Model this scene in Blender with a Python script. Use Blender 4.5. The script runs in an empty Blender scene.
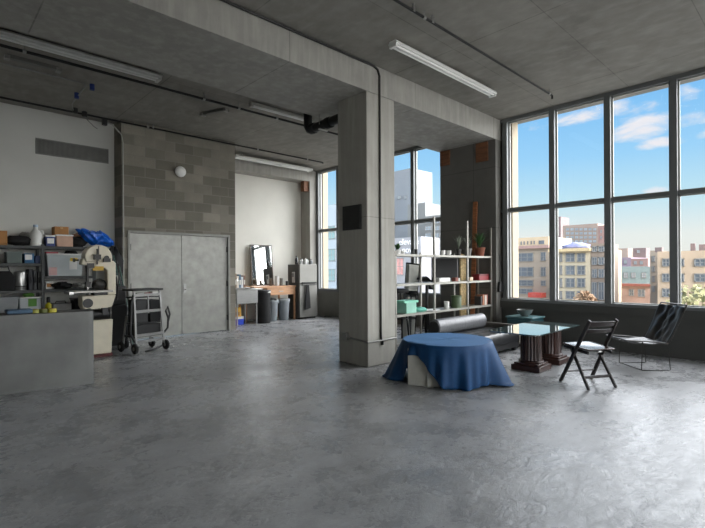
import bpy, bmesh, math, random
from mathutils import Vector, Matrix
random.seed(7)
PI = math.pi
C = bpy.context.scene.collection
S = bpy.context.scene

# ------------------------------------------------------------------ camera numbers
YAW, PITCH, ROLL = math.radians(46.4356), math.radians(0.0111), math.radians(0.32246)
FPX, PCY, EYE = 455.688, 267.895, 1.42
_f = Vector((math.cos(YAW) * math.cos(PITCH), math.sin(YAW) * math.cos(PITCH), math.sin(PITCH)))
_r = Vector((math.sin(YAW), -math.cos(YAW), 0))
_d = _f.cross(_r)
RT = math.cos(ROLL) * _r + math.sin(ROLL) * _d
DN = -math.sin(ROLL) * _r + math.cos(ROLL) * _d
FW = _f


def W(x, y, axis, val):
    """the point of the plane axis=val seen in direction (x, y)"""
    d = RT * ((x - 352.5) / FPX) + DN * ((y - PCY) / FPX) + FW
    o = Vector((0, 0, EYE))
    return o + d * ((val - o[axis]) / d[axis])


cam = bpy.data.cameras.new('camera')
co = bpy.data.objects.new('camera', cam)
C.objects.link(co)
S.camera = co
cam.sensor_width = 36
cam.sensor_fit = 'HORIZONTAL'
cam.lens = FPX * 36 / 705
cam.shift_y = (PCY - 264) / 705
cam.clip_end = 2000
m = Matrix.Identity(4)
for i in range(3):
    m[i][0], m[i][1], m[i][2] = RT[i], -DN[i], -FW[i]
m[2][3] = EYE
co.matrix_world = m

S.view_settings.view_transform = 'Standard'
S.view_settings.look = 'None'
S.view_settings.gamma = 1
S.view_settings.use_curve_mapping = False
S.view_settings.exposure = 0.0
try:
    S.cycles.use_denoising = True
    S.cycles.max_bounces = 10
    S.cycles.diffuse_bounces = 6
    S.cycles.transparent_max_bounces = 12
    S.cycles.sample_clamp_indirect = 6
except Exception:
    pass

# ------------------------------------------------------------------ materials
MATS = {}


def srgb(r, g, b):
    def f(c):
        c /= 255
        return c / 12.92 if c <= .04045 else ((c + .055) / 1.055) ** 2.4
    return (f(r), f(g), f(b), 1)


class NT:
    def __init__(s, name):
        s.m = bpy.data.materials.new(name)
        s.m.use_nodes = True
        s.t = s.m.node_tree
        s.bsdf = s.t.nodes['Principled BSDF']
        s.out = s.t.nodes['Material Output']

    def n(s, typ, **kw):
        nd = s.t.nodes.new(typ)
        for k, v in kw.items():
            setattr(nd, k, v)
        return nd

    def l(s, a, b):
        s.t.links.new(a, b)

    def pos(s, obj=False):
        if obj:
            return s.n('ShaderNodeTexCoord').outputs['Object']
        return s.n('ShaderNodeNewGeometry').outputs['Position']

    def noise(s, vec, scale, detail=4, rough=.55, dist=0):
        nd = s.n('ShaderNodeTexNoise')
        nd.inputs['Scale'].default_value = scale
        nd.inputs['Detail'].default_value = detail
        nd.inputs['Roughness'].default_value = rough
        nd.inputs['Distortion'].default_value = dist
        s.l(vec, nd.inputs['Vector'])
        return nd.outputs['Fac']

    def rng(s, v, a, b, c, d):
        nd = s.n('ShaderNodeMapRange')
        nd.inputs[1].default_value, nd.inputs[2].default_value = a, b
        nd.inputs[3].default_value, nd.inputs[4].default_value = c, d
        s.l(v, nd.inputs[0])
        return nd.outputs[0]

    def math(s, op, a, b=None):
        nd = s.n('ShaderNodeMath', operation=op)
        for i, v in enumerate((a, b)):
            if v is None:
                continue
            if isinstance(v, (int, float)):
                nd.inputs[i].default_value = v
            else:
                s.l(v, nd.inputs[i])
        return nd.outputs[0]

    def mix(s, fac, a, b, mode='MIX'):
        nd = s.n('ShaderNodeMixRGB', blend_type=mode)
        for i, v in enumerate((fac, a, b)):
            if isinstance(v, (int, float)):
                nd.inputs[i].default_value = v
            elif isinstance(v, tuple):
                nd.inputs[i].default_value = v
            else:
                s.l(v, nd.inputs[i])
        return nd.outputs[0]

    def col(s, v):
        s.l(v, s.bsdf.inputs['Base Color'])

    def bump(s, v, strength=.2, dist=.01):
        nd = s.n('ShaderNodeBump')
        nd.inputs['Strength'].default_value = strength
        nd.inputs['Distance'].default_value = dist
        s.l(v, nd.inputs['Height'])
        s.l(nd.outputs[0], s.bsdf.inputs['Normal'])

    def mapped(s, vec, scale):
        nd = s.n('ShaderNodeMapping')
        nd.inputs['Scale'].default_value = scale
        s.l(vec, nd.inputs['Vector'])
        return nd.outputs[0]


def M(name, rgb, rough=.5, metal=0, var=.12, scale=6, bump=0, spec=None, coat=0, sheen=0, stretch=(1, 1, 1)):
    """plain painted / moulded / metal surface with slight tonal variation"""
    if name in MATS:
        return MATS[name]
    t = NT(name)
    c = srgb(*rgb)
    v = t.mapped(t.pos(True), stretch)
    nz = t.noise(v, scale, 5)
    lo = tuple(x * (1 - var) for x in c[:3]) + (1,)
    hi = tuple(min(1, x * (1 + var)) for x in c[:3]) + (1,)
    t.col(t.mix(t.rng(nz, .3, .7, 0, 1), lo, hi))
    t.bsdf.inputs['Roughness'].default_value = rough
    t.bsdf.inputs['Metallic'].default_value = metal
    if spec is not None:
        t.bsdf.inputs['Specular IOR Level'].default_value = spec
    if coat:
        t.bsdf.inputs['Coat Weight'].default_value = coat
    if sheen:
        t.bsdf.inputs['Sheen Weight'].default_value = sheen
        t.bsdf.inputs['Sheen Roughness'].default_value = .35
        t.bsdf.inputs['Sheen Tint'].default_value = (.25, .55, 1, 1)
    if bump:
        t.bump(t.noise(v, scale * 5, 3), bump, .005)
    MATS[name] = t.m
    return t.m


def concrete(name, rgb, joints=(), rough=.75, var=.22, scale=1.0, board=None, pits=True):
    t = NT(name)
    p = t.pos()
    c = srgb(*rgb)
    big = t.noise(p, .7 * scale, 6, .6, .4)
    med = t.noise(p, 4 * scale, 6, .6)
    fine = t.noise(p, 28 * scale, 4, .6)
    lo = tuple(x * (1 - var) for x in c[:3]) + (1,)
    hi = tuple(x * (1 + var) for x in c[:3]) + (1,)
    base = t.mix(t.rng(big, .3, .7, 0, 1), lo, hi)
    base = t.mix(.35, base, t.mix(t.rng(med, .3, .7, 0, 1), lo, hi))
    base = t.mix(t.rng(fine, .62, .75, 0, .25), base, tuple(x * .6 for x in c[:3]) + (1,))
    sep = t.n('ShaderNodeSeparateXYZ')
    t.l(p, sep.inputs[0])
    for ax, per, off, wid in joints:
        q = t.math('SUBTRACT', sep.outputs[ax], off - 100 * per)
        q = t.math('MODULO', q, per)
        q = t.math('LESS_THAN', q, wid)
        base = t.mix(t.math('MULTIPLY', q, .55), base, tuple(x * .3 for x in c[:3]) + (1,))
    if board:
        v = t.mapped(p, board)
        bn = t.noise(v, 3, 4)
        base = t.mix(t.rng(bn, .45, .7, 0, .45), base, tuple(x * 1.5 for x in c[:3]) + (1,))
    t.col(base)
    t.bsdf.inputs['Roughness'].default_value = rough
    t.bump(fine, .15, .01)
    return t.m


def floor_mat():
    t = NT('polished_concrete')
    p = t.pos()
    c = srgb(140, 141, 142)
    big = t.noise(p, .45, 7, .62, .8)
    med = t.noise(p, 2.2, 7, .62, .5)
    st = t.noise(t.mapped(p, (1.2, 3.0, 1)), 1.6, 7, .65, .6)
    fine = t.noise(p, 14, 5, .65)
    dk = tuple(x * .42 for x in c[:3]) + (1,)
    lt = tuple(x * 1.55 for x in c[:3]) + (1,)
    base = t.mix(t.rng(big, .32, .68, 0, 1), dk, lt)
    base = t.mix(.45, base, t.mix(t.rng(med, .33, .67, 0, 1), dk, lt))
    base = t.mix(.30, base, t.mix(t.rng(st, .35, .65, 0, 1), dk, lt))
    base = t.mix(t.rng(fine, .4, .7, 0, .2), base, t.mix(.5, base, dk))
    # trowel scars and old dark stains
    vor = t.n('ShaderNodeTexVoronoi')
    vor.inputs['Scale'].default_value = .55
    t.l(t.mix(.06, p, t.n('ShaderNodeTexNoise').outputs['Color']), vor.inputs['Vector'])
    spot = t.math('LESS_THAN', t.math('ADD', vor.outputs['Distance'], t.rng(med, .3, .7, -.03, .03)), .045)
    base = t.mix(t.math('MULTIPLY', spot, .35), base, tuple(x * .35 for x in c[:3]) + (1,))
    t.col(base)
    t.l(t.math('ADD', t.rng(med, .3, .7, .17, .37), t.rng(fine, .3, .7, -.05, .09)), t.bsdf.inputs['Roughness'])
    t.bsdf.inputs['Specular IOR Level'].default_value = .48
    scar = t.noise(t.mapped(p, (2.2, 4.5, 1)), 2.6, 8, .68, 1.2)
    t.bump(t.math('ADD', t.math('MULTIPLY', scar, .8), t.math('MULTIPLY', fine, .3)), .34, .02)
    return t.m


def block_mat():
    t = NT('concrete_block')
    p = t.pos()
    sep = t.n('ShaderNodeSeparateXYZ')
    t.l(p, sep.inputs[0])
    cb = t.n('ShaderNodeCombineXYZ')
    t.l(t.math('ADD', sep.outputs[0], sep.outputs[1]), cb.inputs[0])
    t.l(sep.outputs[2], cb.inputs[1])
    b = t.n('ShaderNodeTexBrick')
    b.inputs['Scale'].default_value = 1
    b.inputs['Brick Width'].default_value = .41
    b.inputs['Row Height'].default_value = .205
    b.inputs['Mortar Size'].default_value = .008
    b.inputs['Mortar Smooth'].default_value = .3
    b.inputs['Bias'].default_value = -.25
    b.inputs['Color1'].default_value = srgb(112, 108, 97)
    b.inputs['Color2'].default_value = srgb(156, 151, 138)
    b.inputs['Mortar'].default_value = srgb(134, 130, 120)
    t.l(cb.outputs[0], b.inputs['Vector'])
    n1 = t.noise(p, 3, 6, .6)
    n2 = t.noise(p, 60, 3, .6)
    base = t.mix(t.rng(n1, .35, .7, 0, .3), b.outputs['Color'], srgb(86, 84, 78))
    base = t.mix(t.rng(n2, .5, .7, 0, .25), base, srgb(80, 78, 72))
    t.col(base)
    t.bsdf.inputs['Roughness'].default_value = .9
    t.bump(t.math('ADD', t.math('MULTIPLY', b.outputs['Fac'], -1.0), t.math('MULTIPLY', n2, .3)), .35, .012)
    return t.m


def wood(name, rgb, rough=.45, stretch=(14, 1.2, 14), var=.35):
    if name in MATS:
        return MATS[name]
    t = NT(name)
    c = srgb(*rgb)
    v = t.mapped(t.pos(True), stretch)
    n1 = t.noise(v, 2.2, 6, .6, .6)
    lo = tuple(x * (1 - var) for x in c[:3]) + (1,)
    hi = tuple(x * (1 + var) for x in c[:3]) + (1,)
    t.col(t.mix(t.rng(n1, .35, .65, 0, 1), lo, hi))
    t.bsdf.inputs['Roughness'].default_value = rough
    MATS[name] = t.m
    return t.m


def glass_mat(name='window_glass', tint=(1, 1, 1, 1), refl=1.0):
    t = NT(name)
    t.t.nodes.remove(t.bsdf)
    tr = t.n('ShaderNodeBsdfTransparent')
    tr.inputs[0].default_value = tint
    gl = t.n('ShaderNodeBsdfGlossy')
    gl.inputs['Roughness'].default_value = .02
    fr = t.n('ShaderNodeLayerWeight')
    fr.inputs['Blend'].default_value = .5
    mx = t.n('ShaderNodeMixShader')
    t.l(t.math('ADD', t.math('MULTIPLY', t.math('POWER', fr.outputs['Facing'], 5.0), .6 * refl), .02), mx.inputs[0])
    t.l(tr.outputs[0], mx.inputs[1])
    t.l(gl.outputs[0], mx.inputs[2])
    t.l(mx.outputs[0], t.out.inputs[0])
    return t.m


MAT_FLOOR = floor_mat()
MAT_CEIL = concrete('ceiling_concrete', (134, 131, 124), joints=((0, 2.44, .35, .014), (1, 1.22, 1.05, .010)), var=.26, board=(2.2, 1.2, 1))
MAT_SOFFIT = concrete('soffit_concrete', (126, 122, 114), joints=((0, 2.44, 1.1, .014),), var=.24, board=(2.5, 1.4, 1))
MAT_BEAM = concrete('beam_concrete', (150, 148, 141), joints=((0, 2.44, .85, .014),), var=.2, board=(3, 3, .4))
MAT_COL = concrete('column_concrete', (152, 150, 142), joints=((2, 2.2, 2.15, .01),), var=.16, board=(4, 4, .3))
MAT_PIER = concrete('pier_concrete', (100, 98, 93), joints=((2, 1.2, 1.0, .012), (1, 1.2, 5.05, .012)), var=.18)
MAT_LOWWALL = concrete('sill_wall_concrete', (70, 70, 67), var=.15)
MAT_OUTWALL = concrete('rear_wall_concrete', (150, 148, 143), var=.1)
MAT_BLOCK = block_mat()
MAT_WHITE = M('white_drywall', (208, 208, 202), .9, var=.04, scale=1.2)
MAT_CREAMWALL = M('bay_plaster', (220, 218, 209), .9, var=.05, scale=1.4)
MAT_DOOR = M('galvanised_door', (156, 156, 150), .42, .25, var=.17, scale=5, spec=.5)
MAT_FRAMEG = M('grey_door_frame', (140, 140, 134), .5, .2)
MAT_ALU = M('window_aluminium', (112, 115, 115), .45, .25, var=.04)
MAT_BEAD = M('window_bead', (172, 172, 166), .5, .1, var=.03)
MAT_GLASS = glass_mat()
BLACK = M('black_paint', (22, 22, 23), .45, var=.2)
BLACKR = M('black_rubber', (17, 17, 18), .8, var=.2)
PIPEB = M('black_pipe', (20, 20, 20), .5, .2)
STEEL = M('brushed_steel', (172, 172, 170), .32, .85, var=.08, scale=9, stretch=(1, 1, 8))
CHROME = M('chrome', (205, 205, 205), .15, 1.0, var=.03)
GALV = M('galvanised_conduit', (150, 150, 146), .4, .7)
WHITEP = M('white_plastic', (222, 222, 218), .45, var=.05)
GREYP = M('grey_plastic', (132, 136, 138), .5, var=.08)
CARD = M('cardboard', (164, 118, 72), .85, var=.12)
CREAM = M('cream_enamel', (214, 206, 184), .42, var=.06, scale=8)

# ------------------------------------------------------------------ mesh builder


class MB:
    def __init__(s):
        s.v, s.f = [], []

    def add(s, vs, fs):
        o = len(s.v)
        s.v += [tuple(v) for v in vs]
        s.f += [tuple(i + o for i in f) for f in fs]
        return s

    def box(s, x0, x1, y0, y1, z0, z1, rz=0, tilt=None):
        vs = [Vector((x, y, z)) for z in (z0, z1) for y in (y0, y1) for x in (x0, x1)]
        if rz or tilt:
            c = Vector(((x0 + x1) / 2, (y0 + y1) / 2, z0))
            R = Matrix.Rotation(rz, 3, 'Z')
            if tilt:
                R = R @ Matrix.Rotation(tilt[1], 3, tilt[0])
            vs = [c + R @ (v - c) for v in vs]
        return s.add(vs, [(0, 2, 3, 1), (4, 5, 7, 6), (0, 1, 5, 4), (2, 6, 7, 3), (0, 4, 6, 2), (1, 3, 7, 5)])

    def bar(s, p, q, w, h, up=(0, 0, 1)):
        """rectangular bar from p to q"""
        p, q = Vector(p), Vector(q)
        d = (q - p).normalized()
        u = Vector(up)
        if abs(d.dot(u)) > .98:
            u = Vector((0, 1, 0))
        a = d.cross(u).normalized()
        b = a.cross(d).normalized()
        vs = [e + a * (i * w / 2) + b * (j * h / 2) for e in (p, q) for i, j in ((-1, -1), (1, -1), (1, 1), (-1, 1))]
        return s.add(vs, [(3, 2, 1, 0), (4, 5, 6, 7), (0, 1, 5, 4), (1, 2, 6, 5), (2, 3, 7, 6), (3, 0, 4, 7)])

    def tube(s, pts, r, seg=8, closed=False):
        pts = [Vector(p) for p in pts]
        n = len(pts)
        rs = r if isinstance(r, (list, tuple)) else [r] * n
        vs, fs = [], []
        a = None
        for i, p in enumerate(pts):
            if closed:
                d = pts[(i + 1) % n] - pts[i - 1]
            else:
                d = pts[min(i + 1, n - 1)] - pts[max(i - 1, 0)]
            d.normalize()
            if a is None:
                a = d.orthogonal().normalized()
            else:
                a = a - d * a.dot(d)
                a = a.normalized() if a.length > 1e-5 else d.orthogonal().normalized()
            b = d.cross(a)
            for k in range(seg):
                t = 2 * PI * k / seg
                vs.append(p + a * (rs[i] * math.cos(t)) + b * (rs[i] * math.sin(t)))
        for i in range(n if closed else n - 1):
            j = (i + 1) % n
            for k in range(seg):
                k2 = (k + 1) % seg
                fs.append((i * seg + k, i * seg + k2, j * seg + k2, j * seg + k))
        if not closed:
            fs.append(tuple(range(seg))[::-1])
            fs.append(tuple((n - 1) * seg + k for k in range(seg)))
        return s.add(vs, fs)

    def lathe(s, prof, c=(0, 0, 0), seg=24, axis=2, flute=None):
        c = Vector(c)
        vs, fs = [], []
        for r, z in prof:
            for k in range(seg):
                t = 2 * PI * k / seg
                rr = r
                if flute:
                    rr = r * (1 - flute[1] * (.5 + .5 * math.cos(flute[0] * t)))
                x, y = rr * math.cos(t), rr * math.sin(t)
                v = {2: (x, y, z), 0: (z, x, y), 1: (y, z, x)}[axis]
                vs.append(c + Vector(v))
        n = len(prof)
        for i in range(n - 1):
            for k in range(seg):
                k2 = (k + 1) % seg
                fs.append((i * seg + k, i * seg + k2, (i + 1) * seg + k2, (i + 1) * seg + k))
        fs.append(tuple(range(seg))[::-1])
        fs.append(tuple((n - 1) * seg + k for k in range(seg)))
        return s.add(vs, fs)

    def prism(s, poly, plane, a, b):
        """extrude a 2-D outline: plane 'xz' along y, 'yz' along x, 'xy' along z"""
        def mk(u, v, w):
            return {'xz': (u, w, v), 'yz': (w, u, v), 'xy': (u, v, w)}[plane]
        n = len(poly)
        vs = [mk(u, v, a) for u, v in poly] + [mk(u, v, b) for u, v in poly]
        fs = [tuple(range(n))[::-1], tuple(range(n, 2 * n))]
        fs += [(i, (i + 1) % n, n + (i + 1) % n, n + i) for i in range(n)]
        return s.add(vs, fs)

    def grid(s, fn, nu, nv, closed=False):
        vs = [fn(i, j) for j in range(nv) for i in range(nu)]
        fs = []
        for j in range(nv - 1):
            for i in range(nu if closed else nu - 1):
                i2 = (i + 1) % nu
                fs.append((j * nu + i, j * nu + i2, (j + 1) * nu + i2, (j + 1) * nu + i))
        return s.add(vs, fs)

    def ball(s, c, r, seg=14, rings=8, sc=(1, 1, 1), lump=0, seed=0):
        rnd = random.Random(seed)
        ph = [rnd.uniform(0, 6.28) for _ in range(6)]
        vs, fs = [], []
        c = Vector(c)
        for j in range(rings + 1):
            a = PI * j / rings
            for k in range(seg):
                t = 2 * PI * k / seg
                q = 1 + lump * (math.sin(3 * t + ph[0]) * math.sin(2 * a + ph[1]) + .7 * math.sin(5 * t + ph[2] + 3 * a) + .5 * math.sin(7 * a + ph[3] - 2 * t))
                v = Vector((math.sin(a) * math.cos(t) * sc[0], math.sin(a) * math.sin(t) * sc[1], math.cos(a) * sc[2]))
                vs.append(c + v * r * q)
        for j in range(rings):
            for k in range(seg):
                k2 = (k + 1) % seg
                fs.append((j * seg + k, (j + 1) * seg + k, (j + 1) * seg + k2, j * seg + k2))
        return s.add(vs, fs)


def build(mb, name, mat, parent=None, loc=(0, 0, 0), rz=0, bevel=0, angle=35, solid=0, subdiv=0, recalc=True):
    me = bpy.data.meshes.new(name)
    me.from_pydata(mb.v, [], mb.f)
    bm = bmesh.new()
    bm.from_mesh(me)
    bmesh.ops.remove_doubles(bm, verts=bm.verts, dist=1e-5)
    if recalc:
        bmesh.ops.recalc_face_normals(bm, faces=bm.faces)
    for f in bm.faces:
        f.smooth = True
    bm.to_mesh(me)
    bm.free()
    me.set_sharp_from_angle(angle=math.radians(angle))
    o = bpy.data.objects.new(name, me)
    C.objects.link(o)
    o.location = loc
    o.rotation_euler = (0, 0, rz)
    if parent is not None:
        o.parent = parent
    me.materials.append(mat)
    if solid:
        md = o.modifiers.new('solid', 'SOLIDIFY')
        md.thickness = solid
        md.offset = 0
    if bevel:
        md = o.modifiers.new('bevel', 'BEVEL')
        md.width = bevel
        md.segments = 2
        md.limit_method = 'ANGLE'
        md.angle_limit = math.radians(40)
    if subdiv:
        md = o.modifiers.new('sub', 'SUBSURF')
        md.levels = md.render_levels = subdiv
    return o


def tag(o, label, cat, group=None, kind=None):
    o['label'] = label
    o['category'] = cat
    if group:
        o['group'] = group
    if kind:
        o['kind'] = kind
    return o


def thing(name, label, cat, loc=(0, 0, 0), rz=0, group=None):
    o = bpy.data.objects.new(name, None)
    C.objects.link(o)
    o.location = loc
    o.rotation_euler = (0, 0, rz)
    o.empty_display_size = .1
    return tag(o, label, cat, group)


def struct(name, mb, mat, label=None, parent=None, bevel=0, cat=None):
    o = build(mb, name, mat, parent, bevel=bevel)
    if parent is None:
        o['kind'] = 'structure'
        if label:
            o['label'] = label
        o['category'] = cat or name.split('_')[0]
    return o


def tree(o, loc, rz=None, label=None, group=None):
    """a copy of a thing with copies of its parts and sub-parts"""
    def cp(a, par):
        c = a.copy()
        C.objects.link(c)
        c.parent = par
        for ch in [x for x in C.objects if x.parent == a]:
            cp(ch, c)
        return c
    c = cp(o, None)
    c.location = loc
    if rz is not None:
        c.rotation_euler = (0, 0, rz)
    if label:
        c['label'] = label
    if group:
        c['group'] = group
    return c


def B(*a, **k):
    return MB().box(*a, **k)


# ------------------------------------------------------------------ the room
CEIL, XW, XB = 4.36, 8.45, 8.75
struct('floor', B(-3.4, 8.95, -4.7, 11.5, -.3, 0), MAT_FLOOR, 'scuffed grey polished concrete floor')
struct('ceiling', B(-3.4, 8.95, -4.7, 11.5, CEIL, CEIL + .35), MAT_CEIL, 'dark board-marked concrete ceiling')
struct('ceiling_beam', B(-3.2, XB, 4.56, 5.93, 3.95, CEIL), MAT_BEAM, 'wide concrete beam running over the column to the windows', cat='beam')
struct('concrete_column', B(4.63, 5.23, 4.56, 5.18, 0, 3.95), MAT_COL, 'square concrete column standing in the middle of the floor', bevel=.012, cat='column')
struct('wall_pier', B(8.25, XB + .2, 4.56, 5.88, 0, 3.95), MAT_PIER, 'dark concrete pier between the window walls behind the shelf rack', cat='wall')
struct('wall_left', B(-3.2, 2.885, 10.03, 10.3, 0, CEIL), MAT_WHITE, 'white wall above the storage shelves')
bw = MB()
bw.box(2.88, 2.985, 9.585, 10.3, 0, CEIL).box(5.20, 5.35, 9.585, 11.4, 0, CEIL).box(2.985, 5.20, 9.585, 10.3, 2.19, CEIL)
struct('wall_block', bw, MAT_BLOCK, 'grey concrete block wall around the double doors', cat='wall')
struct('wall_bay', B(5.35, XB, 11.2, 11.4, 0, CEIL), MAT_CREAMWALL, 'cream wall of the kitchen recess behind the leaning mirror', cat='wall')
lb = MB().box(5.35, XB, 10.75, 11.2, 4.02, CEIL).box(8.48, XB, 10.75, 11.2, 0, 4.02)
struct('wall_bay_frame', lb, MAT_BEAM, 'concrete lintel and column framing the kitchen recess', cat='wall')
struct('wall_rear', MB().box(-3.4, XW, -4.72, -4.5, 0, .74).box(-3.4, -.2, -4.72, -4.5, .74, CEIL).box(-.2, XW, -4.72, -4.5, 3.4, CEIL), MAT_OUTWALL)
struct('wall_side', B(-3.4, -3.2, -4.7, 10.3, 0, CEIL), MAT_OUTWALL)
lw = MB().box(XW, XW + .18, -4.5, 4.56, 0, .62).box(XW - .05, XW + .22, -4.5, 4.56, .62, .75)
struct('wall_window', lw, MAT_LOWWALL, 'dark low concrete wall under the big windows', cat='wall')
lw = MB().box(XB, XB + .18, 5.88, 11.4, 0, .62).box(XB - .03, XB + .2, 5.88, 11.4, .62, .76)
struct('wall_alcove', lw, concrete('alcove_wall_concrete', (120, 118, 111), var=.15), 'low concrete wall under the alcove windows', cat='wall')
wood_blk = wood('formwork_wood', (112, 72, 46), .7)
struct('trim_1', B(8.30, 8.478, 10.80, 10.95, 3.72, 4.018), wood_blk, 'brown wood block in the upper corner of the kitchen recess', cat='wood block')
struct('trim_2', B(8.215, 8.25, 4.72, 4.98, 3.55, 3.93), wood_blk, 'brown wood formwork patch high on the pier near the windows', cat='wood block')
struct('trim_3', B(8.215, 8.25, 5.62, 5.86, 3.62, 3.93), wood_blk, 'brown wood formwork patch high on the pier beside the alcove glass', cat='wood block')


def window(name, X, y0, y1, mull, label, top=4.29, mid=2.547, sill=.80, dep=.12, head=CEIL):
    fr = MB()
    fr.box(X - .02, X + dep, y0, y1, top, head).box(X - .04, X + dep, y0, y1, sill - .06, sill)
    o = build(fr, name, MAT_ALU)
    o['kind'] = 'structure'
    o['label'] = label
    o['category'] = 'window'
    tr = MB().box(X - .01, X + dep - .02, y0, y1, mid - .03, mid + .03)
    build(tr, 'transom', MAT_ALU, o)
    mm = sorted(mull)
    for y in mm:
        build(B(X - .03, X + dep, y - .05, y + .05, sill - .06, top), 'mullion', MAT_ALU, o)
    for ya, yb in zip(mm[:-1], mm[1:]):
        a, b = ya + .05, yb - .05
        bd = MB()
        for zz0, zz1 in ((sill, mid - .03), (mid + .03, top)):
            bd.box(X + .05, X + .08, a, a + .022, zz0, zz1).box(X + .05, X + .08, b - .022, b, zz0, zz1)
            bd.box(X + .05, X + .08, a, b, zz0, zz0 + .02).box(X + .05, X + .08, a, b, zz1 - .02, zz1)
            build(B(X + .06, X + .068, a, b, zz0, zz1), 'pane', MAT_GLASS, o)
        build(bd, 'glazing_bead', MAT_BEAD, o)
    return o


window('window_1', XW, -4.5, 4.56, [4.46] + [3.535 - .93 * k for k in range(9)], 'tall main window wall of grey framed panes facing the city')
window('window_2', XB, 5.88, 10.75, [5.93, 7.045, 7.975, 8.905, 9.79, 10.70], 'grey framed windows of the alcove behind the column')
o = window('window_rear_fill', 4.5, -.2, 8.4, [-.15 + .94 * k for k in range(10)], 'grey framed windows added behind the viewer to let in fill light', top=3.33, head=3.4)  # unseen window row, added to admit fill light from behind
o.rotation_euler = (0, 0, -PI / 2)
# outside: concrete fins standing beside the glass
MAT_FIN = concrete('fin_concrete', (172, 158, 134), var=.08)
struct('trim_4', B(8.62, 8.86, 4.40, 5.0, -10, 7), MAT_FIN, 'beige concrete fin outside the main windows', cat='fin')
struct('trim_5', B(8.90, 9.09, 10.64, 11.3, -10, 7), MAT_FIN, 'beige concrete fin outside the kitchen window', cat='fin')

# double door
d = thing('door_1', 'grey galvanised steel double door in the block wall', 'door', (0, 0, 0))
d['kind'] = 'structure'
fr = MB().box(2.985, 3.03, 9.56, 9.72, 0, 2.19).box(5.155, 5.20, 9.56, 9.72, 0, 2.19).box(3.03, 5.155, 9.56, 9.72, 2.145, 2.19)
build(fr, 'door_frame', MAT_FRAMEG, d, bevel=.004)
for x0, x1, hs in ((3.035, 4.076, 1), (4.084, 5.15, -1)):
    lf = build(B(x0, x1, 9.605, 9.65, .012, 2.14), 'door_leaf', MAT_DOOR, d, bevel=.004)
    hx = x0 + .01 if hs > 0 else x1 - .01
    for hz in (.3, 1.08, 1.86):
        build(MB().tube([(hx, 9.597, hz - .06), (hx, 9.597, hz + .06)], .012, 8), 'hinge', BLACK, lf)
    if hs < 0:
        hd = MB().box(x0 + .03, x0 + .09, 9.59, 9.606, .90, 1.10)
        hd.tube([(x0 + .06, 9.60, .98), (x0 + .06, 9.545, .98), (x0 + .17, 9.545, .98)], .011, 8)
        build(hd, 'door_handle', STEEL, lf)

# ------------------------------------------------------------------ ceiling services


def strip_light(x0, x1, y, label, w=.13, drop=.07, mat=WHITEP):
    t = thing('strip_light', label, 'light fixture', ((x0 + x1) / 2, y, CEIL - drop), group=None)
    L = (x1 - x0) / 2
    hz = MB().prism([(-w / 2, -.005), (-w * .36, .06 if drop > .1 else .03), (w * .36, .06 if drop > .1 else .03), (w / 2, -.005), (w * .42, -.022), (-w * .42, -.022)], 'yz', -L, L)
    build(hz, 'housing', mat, t)
    tb = M('fluorescent_tube', (236, 236, 232), .3, var=.02)
    for s in (-1, 1):
        build(MB().tube([(-L + .04, s * w * .2, -.034), (L - .04, s * w * .2, -.034)], .015, 8), 'tube', tb, t)
    for s in (-1, 1):
        build(B(s * (L - .02) - .02, s * (L - .02) + .02, -w * .4, w * .4, -.055, -.01), 'lamp_holder', mat, t)
        build(MB().tube([(s * L * .8, 0, .02), (s * L * .8, 0, drop)], .008, 6), 'hanger', GALV, t)
    return t


strip_light(4.36, 6.85, 3.825, 'white fluorescent strip light hung nearest the big windows', .14, .09)
strip_light(.1, 2.62, 6.92, 'dim fluorescent strip light at the far left above the storage shelves', .22, .08, M('grey_fixture', (206, 206, 200), .5))
strip_light(4.2, 5.6, 6.98, 'short fluorescent strip light on the ceiling left of the column', .10, .06, M('dull_fixture', (186, 184, 176), .5))
strip_light(5.75, 8.2, 10.36, 'white fluorescent strip light in front of the recess lintel', .26, .10)


def sprinkler(name, label, pts, hang, heads, r=.019):
    t = thing(name, label, 'pipe', pts[0])
    o = Vector(pts[0])
    mb = MB().tube([Vector(p) - o for p in pts], r, 10)
    build(mb, 'pipe_run', PIPEB, t)
    for p in hang:
        q = Vector(p) - o
        h = MB().tube([q + Vector((0, 0, 0)), (q.x, q.y, CEIL - o.z)], .006, 6)
        h.tube([q + Vector((-.02, 0, 0)), q + Vector((.02, 0, 0))], r * 1.35, 10)
        build(h, 'hanger', GALV, t)
    for p in heads:
        q = Vector(p) - o
        h = MB().lathe([(.024, -.02), (.024, .03), (.012, .035), (.012, .06), (.022, .065), (.022, .07)], q, 10)
        build(h, 'sprinkler_head', GALV, t)
    return t


sprinkler('sprinkler_pipe', 'thin black sprinkler pipe on the ceiling running towards the big windows', [(-3.0, 3.2, 4.28), (7.63, 3.2, 4.28), (7.66, 3.2, 4.27), (7.66, 3.2, 4.22)], [(-.5, 3.2, 4.28), (4.2, 3.2, 4.28), (7.55, 3.2, 4.28)], [(4.0, 3.2, 4.29), (4.35, 3.2, 4.29)], .016)
sprinkler('sprinkler_pipe', 'black sprinkler pipe crossing the left ceiling behind the strip light to the column', [(-3.0, 7.2, 4.25), (6.9, 7.2, 4.25)], [(1.0, 7.2, 4.25), (3.45, 7.2, 4.25), (4.1, 7.2, 4.25), (4.9, 7.2, 4.25)], [(3.46, 7.2, 4.26)], .02)
sprinkler('sprinkler_pipe', 'black pipe running along the top of the white wall and block wall', [(-3.0, 9.48, 4.28), (7.9, 9.48, 4.28), (7.93, 9.48, 4.27), (7.93, 9.48, 4.25)], [(.6, 9.48, 4.28), (3.35, 9.48, 4.28), (5.9, 9.48, 4.28), (7.4, 9.48, 4.28)], [(3.45, 9.48, 4.29)], .018)
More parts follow.
